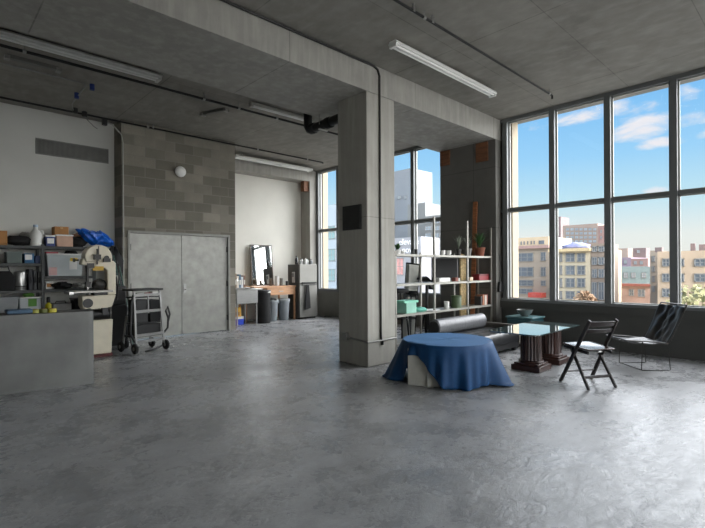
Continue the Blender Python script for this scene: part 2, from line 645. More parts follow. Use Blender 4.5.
# thin conduit with blue capped boxes and a valve
t = thing('conduit_assembly', 'thin grey conduit with two blue caps hanging over the white wall', 'pipe', (1.91, 8.05, 4.33))
build(MB().tube([(-4.6, 0, 0), (-.02, 0, 0), (.0, .03, -.02), (.0, .5, -.05), (.02, .9, -.03)], .011, 8), 'conduit', GALV, t)
blue = M('blue_plastic', (26, 48, 112), .45)
build(MB().lathe([(.035, -.045), (.035, .045)], (.07, -.06, -.05), 10), 'blue_cap', blue, t)
build(MB().lathe([(.035, -.045), (.035, .045)], (-.02, .5, -.05), 10), 'blue_cap', blue, t)
build(MB().tube([(.02, .9, -.03), (.04, 1.1, -.02), (.12, 1.38, -.04)], .008, 6), 'wire', GALV, t)
for vx, vz in ((.15, -.03), (.30, -.06)):
    build(MB().lathe([(.03, -.05), (.045, -.04), (.045, .04), (.03, .05)], (vx, 1.38, vz), 10), 'valve', BLACK, t)
build(MB().tube([(.30, 1.38, -.1), (.36, 1.38, -.17), (.46, 1.4, -.25), (.52, 1.41, -.28)], .008, 6), 'loose_wire', GALV, t)
# silver conduit: along the beam, then down the column
pts = [(-2.8, 4.53, 4.33), (4.75, 4.53, 4.33), (4.84, 4.535, 4.30), (4.885, 4.54, 4.22), (4.89, 4.545, 4.0), (4.89, 4.545, .42), (4.90, 4.545, .36), (4.93, 4.545, .35)]
tag(build(MB().tube(pts, .016, 10), 'conduit', M('dark_conduit', (62, 62, 60), .4, .6)), 'long conduit following the beam and dropping down the face of the column', 'conduit')
t = thing('wall_conduit', 'silver conduit wrapped around the foot of the column', 'conduit', (4.63, 4.56, .36))
build(MB().tube([(-.015, .42, .03), (-.018, -.0, .0), (-.016, -.016, 0), (.0, -.018, 0), (.6, -.018, 0)], .014, 8), 'pipe_run', GALV, t)
build(B(-.05, .0, .40, .50, -.02, .10), 'junction_box', GALV, t, bevel=.004)
build(MB().tube([(.29, -.018, -.02), (.29, -.018, -.07)], .02, 8), 'fitting', BLACK, t)
tag(build(B(-.022, 0, -.195, .195, -.18, .18).box(-.028, -.02, -.17, .17, -.155, .155), 'wall_plate', M('dark_steel_plate', (52, 53, 52), .5, .4), loc=(4.628, 4.86, 2.16), bevel=.003), 'square dark metal plate on the left face of the column', 'access panel')
# drain pipe by the column
t = thing('drain_pipe', 'thick black cast iron drain pipe hung under the ceiling left of the column', 'pipe', (4.86, 6.10, 3.79))
build(MB().tube([(0, -.915, .02), (0, 0, 0), (0, .06, .01), (0, .10, .06), (0, .11, .57)], .075, 14), 'pipe_run', PIPEB, t)
for y in (-.03, -.45):
    build(MB().lathe([(.085, -.06), (.09, -.05), (.09, .05), (.085, .06)], (0, y, .005), 14, 1), 'coupling', BLACKR, t)
build(MB().tube([(-.08, -.3, .0), (-.08, -.3, .18)], .008, 6).tube([(.08, -.3, .0), (.08, -.3, .18)], .008, 6).box(-.09, .09, -.32, -.28, -.09, -.07), 'hanger', GALV, t)
# wall conduit at the block wall corner
t = thing('corner_conduit', 'pale conduit running down the corner of the block wall', 'conduit', (2.905, 9.565, 0))
build(MB().tube([(-.32, -.06, 4.22), (-.2, -.05, 4.2), (-.03, -.01, 4.05), (0, 0, 3.9), (0, 0, 1.1)], .012, 8), 'pipe_run', M('pale_conduit', (168, 168, 160), .5), t)
build(B(-.38, -.30, -.09, -.02, 4.16, 4.28), 'junction_box', BLACK, t)
for (x, y, a, lb) in ((3.98, 7.88, -1.215, 'small grey bracket fixed to the ceiling between the two long pipes'), (1.18, 7.735, 0, 'long thin grey bracket on the ceiling above the blue caps')):
    t = thing('ceiling_bracket', lb, 'bracket', (x, y, CEIL - .04), a)
    ln = .28 if a else .3
    build(B(-ln, ln, -.035, .035, -.01, .04), 'channel', M('dull_bracket', (118, 118, 114), .5, .4), t)
    for q in (-ln, ln):
        build(B(q - .03, q + .03, -.05, .05, -.03, .02), 'end_plate', GALV, t)
# vent grille
t = thing('vent_grille', 'long grey air vent grille high on the white wall', 'vent', (2.16, 10.03, 3.545))
build(B(-.61, -.59, -.02, 0, 0, .29).box(.59, .61, -.02, 0, 0, .29).box(-.59, .59, -.02, 0, 0, .02).box(-.59, .59, -.02, 0, .27, .29), 'frame', M('vent_grey', (128, 128, 124), .6), t)
sl = MB()
for i in range(58):
    x = -.585 + i * .0202
    sl.box(x, x + .011, -.016, -.003, .02, .27)
build(sl, 'louvres', M('vent_grey', (128, 128, 124), .6), t)
build(B(-.59, .59, -.004, -.001, .02, .27), 'backing', M('vent_dark', (96, 96, 93), .8), t)
# globe light
t = thing('globe_light', 'round white globe light on the block wall above the doors', 'light fixture', (4.02, 9.585, 3.48))
build(MB().lathe([(.07, -.03), (.075, -.02), (.075, 0)], (0, 0, 0), 20, 1), 'base', WHITEP, t)
build(MB().ball((0, -.09, 0), .115, 20, 12, (1, .75, 1)), 'globe', M('opal_glass', (240, 240, 236), .3, var=.02), t)

# ------------------------------------------------------------------ left: steel counter
MAT_SHEET = M('sheet_steel', (106, 107, 105), .55, .35, var=.22, scale=2.2)
t = thing('sheet_steel_counter', 'bare sheet steel counter panel standing in front of the storage shelves', 'counter', (.66, 6.50, 0), math.radians(-10))
pl = [(-2.2, 0), (.86, 0), (.90, .01), (.925, .035), (.93, .07), (.93, .5), (.905, .5), (.905, .07), (.90, .045), (.885, .03), (.855, .025), (-2.2, .025)]
build(MB().prism(pl, 'xy', .0, .90), 'front_panel', MAT_SHEET, t)
build(B(-2.2, .90, .03, .5, .86, .895), 'top', M('dark_worktop', (62, 62, 62), .6), t)

# storage shelving
t = thing('storage_shelving', 'dark metal storage shelving loaded with bins along the white wall', 'shelving', (0, 9.46, 0))
DK = M('dark_shelf_steel', (58, 60, 60), .5, .4)
for x in (-.15, 1.56, 2.36):
    for y in (0, .48):
        build(B(x - .022, x + .022, y - .022, y + .022, 0, 1.86), 'post', DK, t)
for z, xa, xb in ((1.82, -.15, 2.36), (1.29, 1.56, 2.36), (1.52, -.15, 1.56), (1.06, -.15, 2.36), (.62, -.15, 2.36), (.12, -.15, 2.36)):
    build(MB().box(xa, xb, -.0, .48, z, z + .012).box(xa, xb, -.012, .0, z - .035, z + .012).box(xa, xb, .48, .49, z - .035, z + .012), 'shelf', DK, t)
SY = 9.50


def X_(px, Y=9.6):
    return W(px, 268, 1, Y).x


def bx(name, label, cat, x0, x1, z0, z1, mat, y0=9.48, y1=9.86, group=None, bev=.008):
    o = build(B(-(x1 - x0) / 2, (x1 - x0) / 2, -(y1 - y0) / 2, (y1 - y0) / 2, 0, z1 - z0), name, mat, loc=((x0 + x1) / 2, (y0 + y1) / 2, z0), bevel=bev)
    return tag(o, label, cat, group)


def part_box(par, name, mat, x0, x1, y0, y1, z0, z1, bev=0):
    return build(B(x0, x1, y0, y1, z0, z1), name, mat, par, bevel=bev)


ZT = 1.833
b1 = bx('cardboard_box', 'brown cardboard box at the far left end of the top shelf', 'box', .75, 1.07, ZT + .12, ZT + .36, CARD)
b1.location.z = ZT
o = tag(build(MB().ball((0, 0, .085), .15, 20, 10, (1.3, .7, .55), .12, 3), 'black_bag', BLACKR, loc=(1.27, 9.68, ZT)), 'slumped black cloth bag beside the white jug on the top shelf', 'bag')
o.location = (1.245, 9.58, ZT)
o = tag(build(MB().ball((0, 0, .12), .13, 18, 10, (1, .9, 1.0), .1, 8), 'grey_bag', M('grey_cloth', (150, 150, 146), .85), loc=(1.36, 9.83, ZT)), 'rumpled pale grey bag behind the white jug on the top shelf', 'bag')
# white jug
t = thing('white_jug', 'white plastic jug with a handle on the top shelf', 'jug', (1.475, 9.56, ZT))
build(MB().lathe([(.02, 0), (.085, .0), (.09, .02), (.09, .2), (.07, .25), (.035, .29), (.03, .33)], seg=18), 'body', WHITEP, t)
build(MB().tube([(.05, 0, .27), (.1, 0, .27), (.115, 0, .2), (.085, 0, .13)], .013, 8), 'handle', WHITEP, t)
build(MB().lathe([(.036, .33), (.036, .37)], seg=14), 'cap', M('light_blue_cap', (170, 190, 210), .5), t)
t = bx('storage_tin', 'blue and white square tin beside the pink bin on the top shelf', 'tin', 1.615, 1.755, ZT, ZT + .19, blue, 9.5, 9.7)
part_box(t, 'paper_label', WHITEP, -.05, .05, -.104, -.1, .05, .14)
part_box(t, 'lid', WHITEP, -.072, .072, -.102, .102, .17, .195)
t = bx('plastic_bin', 'pinkish beige plastic bin with a white rim on the top shelf', 'bin', 1.775, 2.03, ZT, ZT + .21, M('beige_bin', (196, 160, 138), .6), 9.5, 9.8)
part_box(t, 'rim', WHITEP, -.135, .135, -.158, .158, .19, .215)
t = bx('cardboard_box', 'brown cardboard box sitting on top of the beige bin', 'box', 1.75, 1.97, ZT + .215, ZT + .36, CARD, 9.53, 9.78)
part_box(t, 'tape', M('tape', (186, 146, 96), .5), -.02, .02, -.127, .127, .10, .147)
o = tag(build(MB().ball((0, 0, .09), .13, 18, 10, (1.1, 1, .75), .1, 21), 'black_bag', BLACKR, loc=(2.13, 9.62, ZT)), 'small black bag between the beige bin and the blue tarpaulin', 'bag')
o = tag(build(MB().ball((0, 0, .28), .1, 18, 10, (1.3, 1, .55), .14, 5), 'paper_bag', M('brown_paper', (128, 96, 74), .85), loc=(2.2, 9.72, ZT)), 'crumpled brown paper bag on top of the black bag', 'bag')
o.location.z = ZT - .06
# blue tarpaulin
tb = MB()
rnd = random.Random(4)
ph = [rnd.uniform(0, 6) for _ in range(8)]


def tarp(i, j):
    a, tt = 2 * PI * i / 40, PI * j / 18
    q = 1 + .10 * math.sin(5 * a + ph[0] + 3 * tt) + .08 * math.sin(9 * a + ph[1] - 5 * tt) + .07 * math.sin(4 * tt + ph[2] + 2 * a)
    x = math.sin(tt) * math.cos(a) * .30 * q
    y = math.sin(tt) * math.sin(a) * .18 * q
    z = math.cos(tt) * .115 * q
    return (x, y, z - .22 * x + .11 + (.05 if x > 0 else 0))


tb.grid(tarp, 40, 19, True)
o = tag(build(tb, 'blue_tarpaulin', M('blue_tarp', (20, 92, 190), .32, var=.15, scale=12, bump=.3), loc=(2.40, 9.58, ZT), angle=18), 'bundled shiny blue tarpaulin at the right end of the top shelf', 'tarpaulin')
o.rotation_euler = (0, .22, 0)
o.location.z = ZT + .05
# second level, left
z = 1.532
t = bx('storage_bin', 'grey green bin under the top shelf at the left', 'bin', 1.06, 1.27, z, z + .19, M('grey_green', (86, 98, 94), .6), 9.48, 9.8)
part_box(t, 'rim', M('grey_green_rim', (104, 114, 110), .6), -.11, .11, -.165, .165, .17, .195)
t = bx('parcel', 'blue wrapped parcel with white label next to the grey green bin', 'parcel', 1.3, 1.44, z, z + .17, M('teal_blue', (42, 98, 138), .6), 9.48, 9.75)
part_box(t, 'paper_label', WHITEP, -.06, .04, -.137, -.134, .06, .15)
bx('parcel', 'dark blue flat parcel beside the shelf post under the top shelf', 'parcel', 1.45, 1.53, z, z + .13, M('navy_box', (34, 52, 92), .6), 9.48, 9.75)
z = 1.072
t = thing('tool_bag', 'black tool bag with handle at the left of the middle shelf', 'bag', (1.02, 9.6, z))
build(MB().prism([(-.16, 0), (.16, 0), (.15, .24), (.09, .33), (-.09, .33), (-.15, .24)], 'xz', -.12, .12), 'body', BLACKR, t, bevel=.015)
build(MB().tube([(-.08, -.1, .32), (-.06, -.1, .40), (.06, -.1, .40), (.08, -.1, .32)], .012, 8), 'handle', BLACK, t)
t = thing('steel_canister', 'shiny steel canister between black bag and dark cases', 'canister', (1.255, 9.58, z))
build(MB().lathe([(.0, 0), (.085, 0), (.09, .015), (.09, .30), (.085, .315), (0, .33)], seg=20), 'body', STEEL, t)
build(MB().tube([(.088, -.0, .08), (.14, -.02, .1), (.14, -.02, .25), (.088, 0, .27)], .012, 8), 'handle', BLACK, t)
build(MB().lathe([(.093, .06), (.093, .075)], seg=20), 'band', BLACK, t)
lbls = ['dark grey upright case next to the steel canister', 'middle one of the three dark upright cases', 'black upright case next to the shelf post']
for k in range(3):
    t = bx('equipment_case', lbls[k], 'case', 1.365 + k * .062, 1.42 + k * .062, z, z + .36 - .02 * k, M('case_%d' % k, ((50, 52, 58), (40, 42, 46), (28, 28, 30))[k], .55), 9.5, 9.8, 'upright cases on the middle shelf')
    build(MB().tube([(0, -.152, .12), (0, -.175, .13), (0, -.175, .22), (0, -.152, .23)], .008, 6), 'handle', BLACK, t)
# second level, right: clear tote
z = 1.302
CLEAR = M('cloudy_plastic', (170, 178, 180), .35, var=.06)
t = thing('clear_tote', 'cloudy plastic tote with white lid and yellow label', 'tote', (1.90, 9.62, z))
build(MB().prism([(-.26, 0), (.26, 0), (.285, .38), (-.285, .38)], 'xz', -.16, .16), 'body', CLEAR, t, bevel=.01)
build(B(-.295, .295, -.17, .17, .38, .405), 'lid', WHITEP, t, bevel=.006)
part_box(t, 'paper_label', WHITEP, .06, .18, -.168, -.163, .12, .28)
part_box(t, 'yellow_label', M('yellow_paper', (222, 190, 70), .7), .075, .19, -.170, -.166, .27, .33)
part_box(t, 'pink_label', M('pink_paper', (206, 168, 164), .7), -.25, -.13, -.168, -.163, .02, .16)
bx('folder', 'red folder lying on the lid of the cloudy tote', 'folder', 1.62, 1.8, z + .408, z + .428, M('red_folder', (176, 40, 64), .5), 9.5, 9.7, bev=.002)
# third level
z = .632
t = thing('grey_tote', 'grey plastic tote at the left of the lower shelf', 'tote', (1.03, 9.62, z))
build(MB().prism([(-.17, 0), (.17, 0), (.19, .33), (-.19, .33)], 'xz', -.15, .15), 'body', GREYP, t, bevel=.01)
build(B(-.205, .205, -.165, .165, .31, .335), 'rim', GREYP, t, bevel=.006)
t = thing('clear_tote', 'cloudy tote with green contents on the lower shelf', 'tote', (1.38, 9.62, z))
build(MB().prism([(-.14, 0), (.14, 0), (.155, .30), (-.155, .30)], 'xz', -.15, .15), 'body', CLEAR, t, bevel=.01)
build(B(-.165, .165, -.16, .16, .30, .32), 'lid', WHITEP, t, bevel=.006)
part_box(t, 'green_label', M('green_leafy', (96, 150, 66), .7), -.03, .09, -.156, -.15, .16, .29)
build(MB().ball((.0, 0, .35), .07, 12, 8, (1.2, 1, .6), .15, 2), 'green_net', M('green_leafy', (96, 150, 66), .7), t)
t = thing('spray_bottle', 'yellow and black bottle standing beside the shelf post', 'bottle', (1.65, 9.52, z))
build(MB().lathe([(0, 0), (.045, 0), (.048, .02), (.048, .17), (.02, .21)], seg=14), 'body', M('yellow_plastic', (206, 198, 40), .4), t)
build(MB().lathe([(.022, .21), (.03, .22), (.03, .30), (.02, .31)], seg=14), 'cap', BLACK, t)
t = bx('toolbox', 'grey metal toolbox on the lower shelf under the tote', 'toolbox', 1.72, 2.0, z, z + .18, M('toolbox_grey', (138, 138, 136), .5, .3), 9.5, 9.8)
build(MB().tube([(-.08, 0, .18), (-.07, 0, .215), (.07, 0, .215), (.08, 0, .18)], .01, 8), 'handle', BLACK, t)
tag(build(MB().ball((0, 0, .06), .1, 14, 8, (1.6, 1, .6), .2, 9), 'tool_roll', BLACKR, loc=(1.87, 9.6, 1.072)), 'dark lumpy tool roll on the shelf under the cloudy tote', 'tool roll')
tag(build(MB().ball((0, 0, .05), .09, 14, 8, (1.2, 1, .6), .2, 29), 'tool_roll', M('grey_cloth', (150, 150, 146), .85), loc=(2.14, 9.6, 1.072)), 'grey lumpy rag bundle on the shelf behind the bandsaw arm', 'rag bundle')
t = bx('crate', 'black crate at the right end of the lower shelf behind the bandsaw', 'crate', 2.04, 2.32, .632, .632 + .26, BLACKR, 9.5, 9.8)
part_box(t, 'rim', BLACK, -.15, .15, -.16, .16, .23, .262)
t = bx('carton', 'white carton on the middle shelf right of the shelf post', 'carton', 1.62, 1.74, 1.072, 1.072 + .14, WHITEP, 9.6, 9.8)
part_box(t, 'paper_label', CARD, -.04, .04, -.103, -.1, .04, .1)
t = thing('cable_coil', 'black cable coil lying on top of the cloudy tote lid', 'cable', (2.02, 9.62, 1.7085))
for k in range(3):
    build(MB().tube([((.10 - .01 * k) * math.cos(a * PI / 10), (.10 - .01 * k) * math.sin(a * PI / 10), .012 + .018 * k) for a in range(20)], .011, 6, True), 'loop', BLACKR, t)
# things on the counter top behind the steel panel
cz = .896


def on_counter(px, w):
    p = W(px, 312, 2, cz)
    return W(px, 310, 1, 6.78 - .0 * w)


xs = W(20, 310, 1, 6.75).x
t = bx('folded_cloth', 'blue grey folded cloth on the steel counter', 'cloth', xs - .14, xs + .12, cz, cz + .05, M('slate_blue', (72, 96, 118), .8), 6.62, 6.86, bev=.015)
for k, (px, col, lb) in enumerate(((35, (150, 150, 70), 'olive yellow tape roll at the left on the steel counter'), (43, (96, 104, 52), 'dark olive tape roll in the middle on the steel counter'), (51, (186, 176, 62), 'yellow tape roll at the right on the steel counter'))):
    x = W(px, 310, 1, 6.68).x
    o = MB().lathe([(.03, 0), (.05, 0), (.05, .045), (.03, .045)], (0, 0, 0), 18)
    t = tag(build(o, 'tape_roll', M('tape_%d' % k, col, .5), loc=(x, 6.66 - .02 * k, cz)), lb, 'tape roll', 'tape rolls on the steel counter')
    build(MB().lathe([(.028, .002), (.029, .047)], (0, 0, 0), 14), 'core', CARD, t)

# ------------------------------------------------------------------ bandsaw
t = thing('bandsaw', 'cream enamelled bandsaw with black motor beside the shelving', 'bandsaw', (2.15, 8.32, 0))
DRED = M('dark_red_paint', (84, 30, 30), .6)
build(B(-.15, .15, -.17, .17, 0, .05), 'plinth', DRED, t)
build(MB().prism([(-.14, .05), (.14, .05), (.165, .60), (-.145, .60)], 'xz', -.15, .15), 'cabinet', CREAM, t, bevel=.01)
mt = build(MB().lathe([(.05, -.17), (.085, -.15), (.085, .1), (.05, .12)], (.0, -.16, .70), 18, 0), 'motor', BLACK, t)
build(MB().lathe([(.09, -.05), (.09, -.03)], (0, -.16, .70), 18, 0).box(-.03, .05, -.30, -.22, .70, .80), 'motor_fin', BLACK, mt)
# lower wheel housing with a round access hole
lw_ = MB().prism([(-.28, .84), (-.25, .78), (-.12, .74), (.0, .78), (.16, .80), (.19, .90), (.22, 1.0), (-.28, 1.0)], 'xz', -.13, .13)
build(lw_, 'lower_housing', CREAM, t, bevel=.015)
build(MB().lathe([(.075, -.005), (.07, .005)], (-.2, -.133, .88), 18, 1), 'access_hole', BLACK, t)
build(B(-.16, .16, -.1, .12, .60, .80), 'pedestal', M('dark_grey_paint', (70, 68, 62), .6), t)  # plain dark grey block below the cream housing
tbm = build(B(-.42, .14, -.26, .12, 1.05, 1.085), 'table', M('cast_iron', (150, 148, 142), .4, .5), t, bevel=.006)
build(B(-.48, -.42, -.26, .12, 1.035, 1.075), 'fence_rail', STEEL, tbm)
build(B(-.1, .1, -.1, .1, 1.0, 1.05), 'trunnion', BLACK, t)
col_ = MB().prism([(.10, 1.0), (.23, 1.0), (.23, 1.52), (.20, 1.56), (-.26, 1.60), (-.28, 1.50), (.06, 1.44), (.10, 1.40)], 'xz', -.09, .09)
build(col_, 'frame', CREAM, t, bevel=.015)
hs = [(-.22, 1.54)] + [(-.04 + .2 * math.cos(PI * (1 - k / 16)), 1.62 + .2 * math.sin(PI * k / 16)) for k in range(17)] + [(.16, 1.54)]
wh = build(MB().prism(hs, 'xz', -.14, .1), 'upper_housing', CREAM, t, bevel=.015)
build(B(-.05, -.035, -.146, -.14, 1.56, 1.80), 'seam', M('dark_grey_paint', (70, 68, 62), .6), wh)
build(MB().lathe([(.035, -.03), (.035, .0)], (.07, -.15, 1.61), 12, 1).box(.02, .12, -.2, -.14, 1.54, 1.60), 'tension_knob', BLACK, t)
build(MB().tube([(-.30, -.02, 1.57), (-.36, -.02, 1.57)], .014, 8).lathe([(.03, -.38), (.03, -.35)], (0, -.02, 1.57), 12, 0), 'side_knob', BLACK, t)
build(MB().box(-.19, -.165, -.06, -.02, 1.2, 1.50).box(-.21, -.14, -.08, 0, 1.14, 1.22), 'blade_guide', M('dark_guide', (48, 46, 44), .5), t)
build(B(-.181, -.172, -.045, -.043, 1.04, 1.5), 'blade', STEEL, t)
build(MB().box(-.12, -.02, -.2, -.14, 1.58, 1.66).box(-.2, -.1, -.12, .02, 1.44, 1.52).tube([(-.07, -.17, 1.5), (-.07, -.17, 1.75)], .012, 8), 'guide_post', M('dark_guide', (48, 46, 44), .5), t)
build(MB().box(-.12, .04, -.11, -.08, 1.40, 1.47), 'warning_plate', M('yellow_plate', (196, 158, 40), .5), t)
build(MB().ball((.0, .0, 1.17), .1, 12, 8, (1.1, .8, .9), .1, 4), 'vise', M('dark_guide', (48, 46, 44), .5), t)
build(MB().tube([(.23, 0, 1.50), (.30, .02, 1.52), (.32, .05, 1.3), (.29, .08, .9)], .012, 8), 'power_cord', BLACK, t)

# jackets / hose between the saw and the doors
t = thing('rolling_tool_case', 'black rolling tool case standing behind the bandsaw', 'tool case', (2.56, 8.92, 0))
build(B(-.2, .17, -.16, .16, .06, .78), 'lower_case', BLACKR, t, bevel=.02)
build(B(-.18, .15, -.15, .15, .79, 1.12), 'upper_case', BLACK, t, bevel=.02)
for s in (-.18, .15):
    build(MB().lathe([(.07, -.02), (.075, 0), (.07, .02)], (s, -.14, .075), 14, 0), 'wheel', BLACKR, t)
build(MB().tube([(-.12, .1, 1.12), (-.12, .12, 1.3), (.08, .12, 1.3), (.08, .1, 1.12)], .012, 8), 'pull_handle', GALV, t)
t = thing('garment', 'black jacket hanging at the end of the shelving', 'jacket', (2.70, 9.44, 1.19))
build(MB().ball((0, 0, .3), .2, 18, 12, (.75, .5, 1.65), .1, 13), 'jacket_body', BLACKR, t)
build(MB().tube([(.0, .2, .66), (0, .05, .68), (0, .0, .60)], .008, 6), 'hook', GALV, t)
t = thing('pole_bundle', 'dark green poles leaning against the block wall corner', 'poles', (2.72, 8.95, 0))
DG = M('dark_green', (26, 70, 58), .5)
for k in range(4):
    build(MB().tube([(.02 * k + .12, -.05, 0), (.05 * k - .11, .40, 1.78 - .1 * k)], .016, 8), 'pole', DG if k % 2 else BLACK, t)

# ------------------------------------------------------------------ hand cart
t = thing('equipment_cart', 'silver framed equipment cart on black wheels in front of the steel doors', 'cart', (2.84, 8.22, 0), math.radians(12))
ALUM = M('bare_aluminium', (142, 142, 140), .4, .6)
for s in (-1, 1):
    build(MB().bar((s * .255, -.16, .12), (s * .235, -.06, 1.06), .03, .03), 'upright', ALUM, t)
    build(MB().bar((s * .25, .26, .12), (s * .23, .16, .62), .03, .03), 'rear_upright', ALUM, t)
    build(MB().tube([(s * .27, -.14, .3), (s * .33, -.16, .38), (s * .335, -.17, .55), (s * .30, -.15, .68), (s * .33, -.16, .76), (s * .36, -.18, .62), (s * .335, -.17, .5)] if s > 0 else
                    [(s * .27, -.14, .2), (s * .36, -.17, .35), (s * .34, -.16, .6), (s * .33, -.15, .85), (s * .28, -.12, .98)], .017, 8), 'side_handle', BLACK, t)
for z, y in ((.30, -.14), (.70, -.10), (.98, -.07), (.2, -.15)):
    build(MB().bar((-.25, y, z), (.25, y, z), .03, .045), 'cross_bar', ALUM, t)
build(B(-.29, .27, -.13, .22, 1.05, 1.085), 'top_tray', BLACK, t, bevel=.008)
build(B(-.25, .25, -.1, .26, .26, .285), 'lower_tray', BLACK, t)
build(B(-.23, .23, -.1, .2, .48, .50), 'middle_tray', BLACK, t)
build(B(-.24, .24, -.08, .2, .93, .95), 'upper_tray', BLACK, t)
build(MB().bar((.01, -.09, .66), (.01, -.08, .96), .02, .02), 'divider', ALUM, t)
for s in (-1, 1):
    for y in (-.17, .26):
        w_ = build(MB().lathe([(.05, -.022), (.085, -.018), (.09, 0), (.085, .018), (.05, .022)], (s * .285, y, .09), 18, 0), 'wheel', BLACKR, t)
        build(MB().lathe([(.03, -.026), (.03, .026)], (s * .285, y, .09), 12, 0), 'hub', ALUM, w_)
build(MB().tube([(-.12, -.2, .03), (.02, -.22, .04), (.12, -.18, .06), (.22, -.16, .08)], .016, 8), 'toe_strap', BLACK, t)


def on_cart(name, label, cat, x0, x1, y0, y1, z0, z1, mat, **k):
    c, s_ = math.cos(math.radians(12)), math.sin(math.radians(12))
    cx, cy = (x0 + x1) / 2, (y0 + y1) / 2
    o = build(B(x0 - cx, x1 - cx, y0 - cy, y1 - cy, 0, z1 - z0), name, mat, loc=(2.86 + cx * c - cy * s_, 8.22 + cx * s_ + cy * c, z0), rz=math.radians(12), bevel=.006)
    return tag(o, label, cat)


a = on_cart('power_unit', 'black boxy power unit on the left of the cart middle tray', 'power unit', -.225, -.01, -.075, .18, .501, .90, BLACK)
a = on_cart('power_unit', 'black boxy power unit on the right of the cart middle tray', 'power unit',   .03, .225, -.075, .18, .501, .88, BLACKR)
a = on_cart('cable_spool', 'black equipment block on the lower cart tray', 'equipment', -.225, .225, -.08, .2, .286, .47, BLACK)
a = on_cart('white_pouch', 'small white pouch on the upper cart tray', 'pouch', .08, .2, -.06, .06, .951, 1.03, WHITEP)
a = on_cart('red_pouch', 'small red pouch on the upper cart tray', 'pouch', -.03, .05, -.06, .06, .951, 1.01, M('red_paint', (150, 34, 40), .5))
a = on_cart('grey_pouch', 'small grey pouch on the left of the upper cart tray', 'pouch', -.2, -.07, -.06, .06, .951, 1.02, M('grey_cloth', (150, 150, 146), .85))

# ------------------------------------------------------------------ kitchen recess
t = thing('utility_sink', 'stainless steel utility sink on thin legs at the block wall end', 'sink', (5.85, 10.2, 0))
sk = MB().box(-.29, .29, -.30, -.28, .56, .90).box(-.29, .29, .28, .30, .56, .90).box(-.29, -.27, -.28, .28, .56, .90).box(.27, .29, -.28, .28, .56, .90).box(-.27, .27, -.28, .28, .56, .58)
build(sk, 'basin', STEEL, t, bevel=.008)
build(MB().box(-.32, .42, -.33, -.27, .895, .915).box(-.32, -.26, -.27, .3, .895, .915).box(.26, .42, -.27, .3, .895, .915).box(-.32, .42, .27, .33, .895, .93), 'rim', STEEL, t, bevel=.004)
for x in (-.27, .27):
    for y in (-.27, .27):
        build(MB().tube([(x, y, 0), (x, y, .57)], .018, 10), 'leg', STEEL, t)
build(MB().tube([(-.05, .29, .92), (-.05, .29, 1.1), (-.05, .24, 1.16), (-.05, .12, 1.15), (-.05, .1, 1.1)], .012, 8), 'tap', CHROME, t)
bkc = (((150, 128, 106), 'tan'), ((214, 208, 196), 'ivory'), ((92, 116, 138), 'blue'), ((206, 210, 214), 'pale grey'), ((132, 100, 84), 'rust'))
for k, (c_, n_) in enumerate(bkc):
    x = 5.78 + k * .062
    t = bx('carton', '%s upright carton on the back rim of the sink' % n_, 'carton', x, x + .055, .932, .932 + (.36, .30, .34, .28, .31)[k], M('carton_%d' % k, c_, .6), 10.40, 10.53, 'cartons on the sink rim', .003)
    part_box(t, 'paper_label', M('carton_label', (226, 222, 214), .7), -.02, .02, -.068, -.066, .08, .2)
t = bx('detergent_box', 'blue and white detergent box on the floor under the sink', 'box', 5.72, 5.98, 0, .20, M('detergent_blue', (32, 66, 186), .5), 10.3, 10.5)
part_box(t, 'white_top', WHITEP, -.131, .131, -.101, .101, .15, .205)
t = bx('detergent_box', 'yellow detergent box stacked on the blue one', 'box', 5.70, 5.90, .206, .44, M('detergent_yellow', (226, 172, 52), .5), 10.3, 10.48)
part_box(t, 'brown_label', CARD, -.06, .06, -.092, -.089, .03, .12)
t = thing('plastic_bottle', 'small pinkish red bottle on the floor by the block wall corner', 'bottle', (5.46, 9.95, 0))
build(MB().lathe([(0, 0), (.05, 0), (.052, .02), (.052, .18), (.02, .23)], seg=14), 'body', M('salmon', (206, 96, 80), .5), t)
build(MB().lathe([(.022, .23), (.022, .27)], seg=12), 'cap', WHITEP, t)
# desk
OAK = wood('pale_oak', (196, 150, 112), .5, (1.5, 12, 12), .15)
t = thing('desk', 'long wooden desk with a drawer between sink and fridge', 'desk', (6.9, 10.65, 0))
build(B(-.62, .72, -.35, .5, .90, .945), 'desktop', OAK, t, bevel=.004)
dr = build(B(-.22, .66, -.345, .3, .70, .895), 'drawer', OAK, t, bevel=.004)
build(B(.15, .29, -.36, -.345, .79, .81), 'drawer_pull', STEEL, dr)
for x, y in ((-.6, .12), (-.6, .43), (.67, -.32), (.67, .43)):
    if 1:
        build(B(x, x + .045, y, y + .045, 0, .90), 'leg', OAK, t)
# drum and bins
t = thing('black_drum', 'large black ribbed drum standing under the desk left end', 'drum', (6.51, 10.25, 0))
prof = [(0, 0), (.19, 0)]
for k in range(14):
    prof += [(.195 + .006 * (k % 2), .03 + k * .055)]
prof += [(.2, .84), (.0, .855)]
build(MB().lathe(prof, seg=26), 'body', BLACKR, t)
build(MB().lathe([(.212, .80), (.212, .845), (.2, .86), (0, .862)], seg=26), 'lid', BLACK, t)
build(B(.02, .11, -.205, -.20, .79, .83), 'paper_label', WHITEP, t)


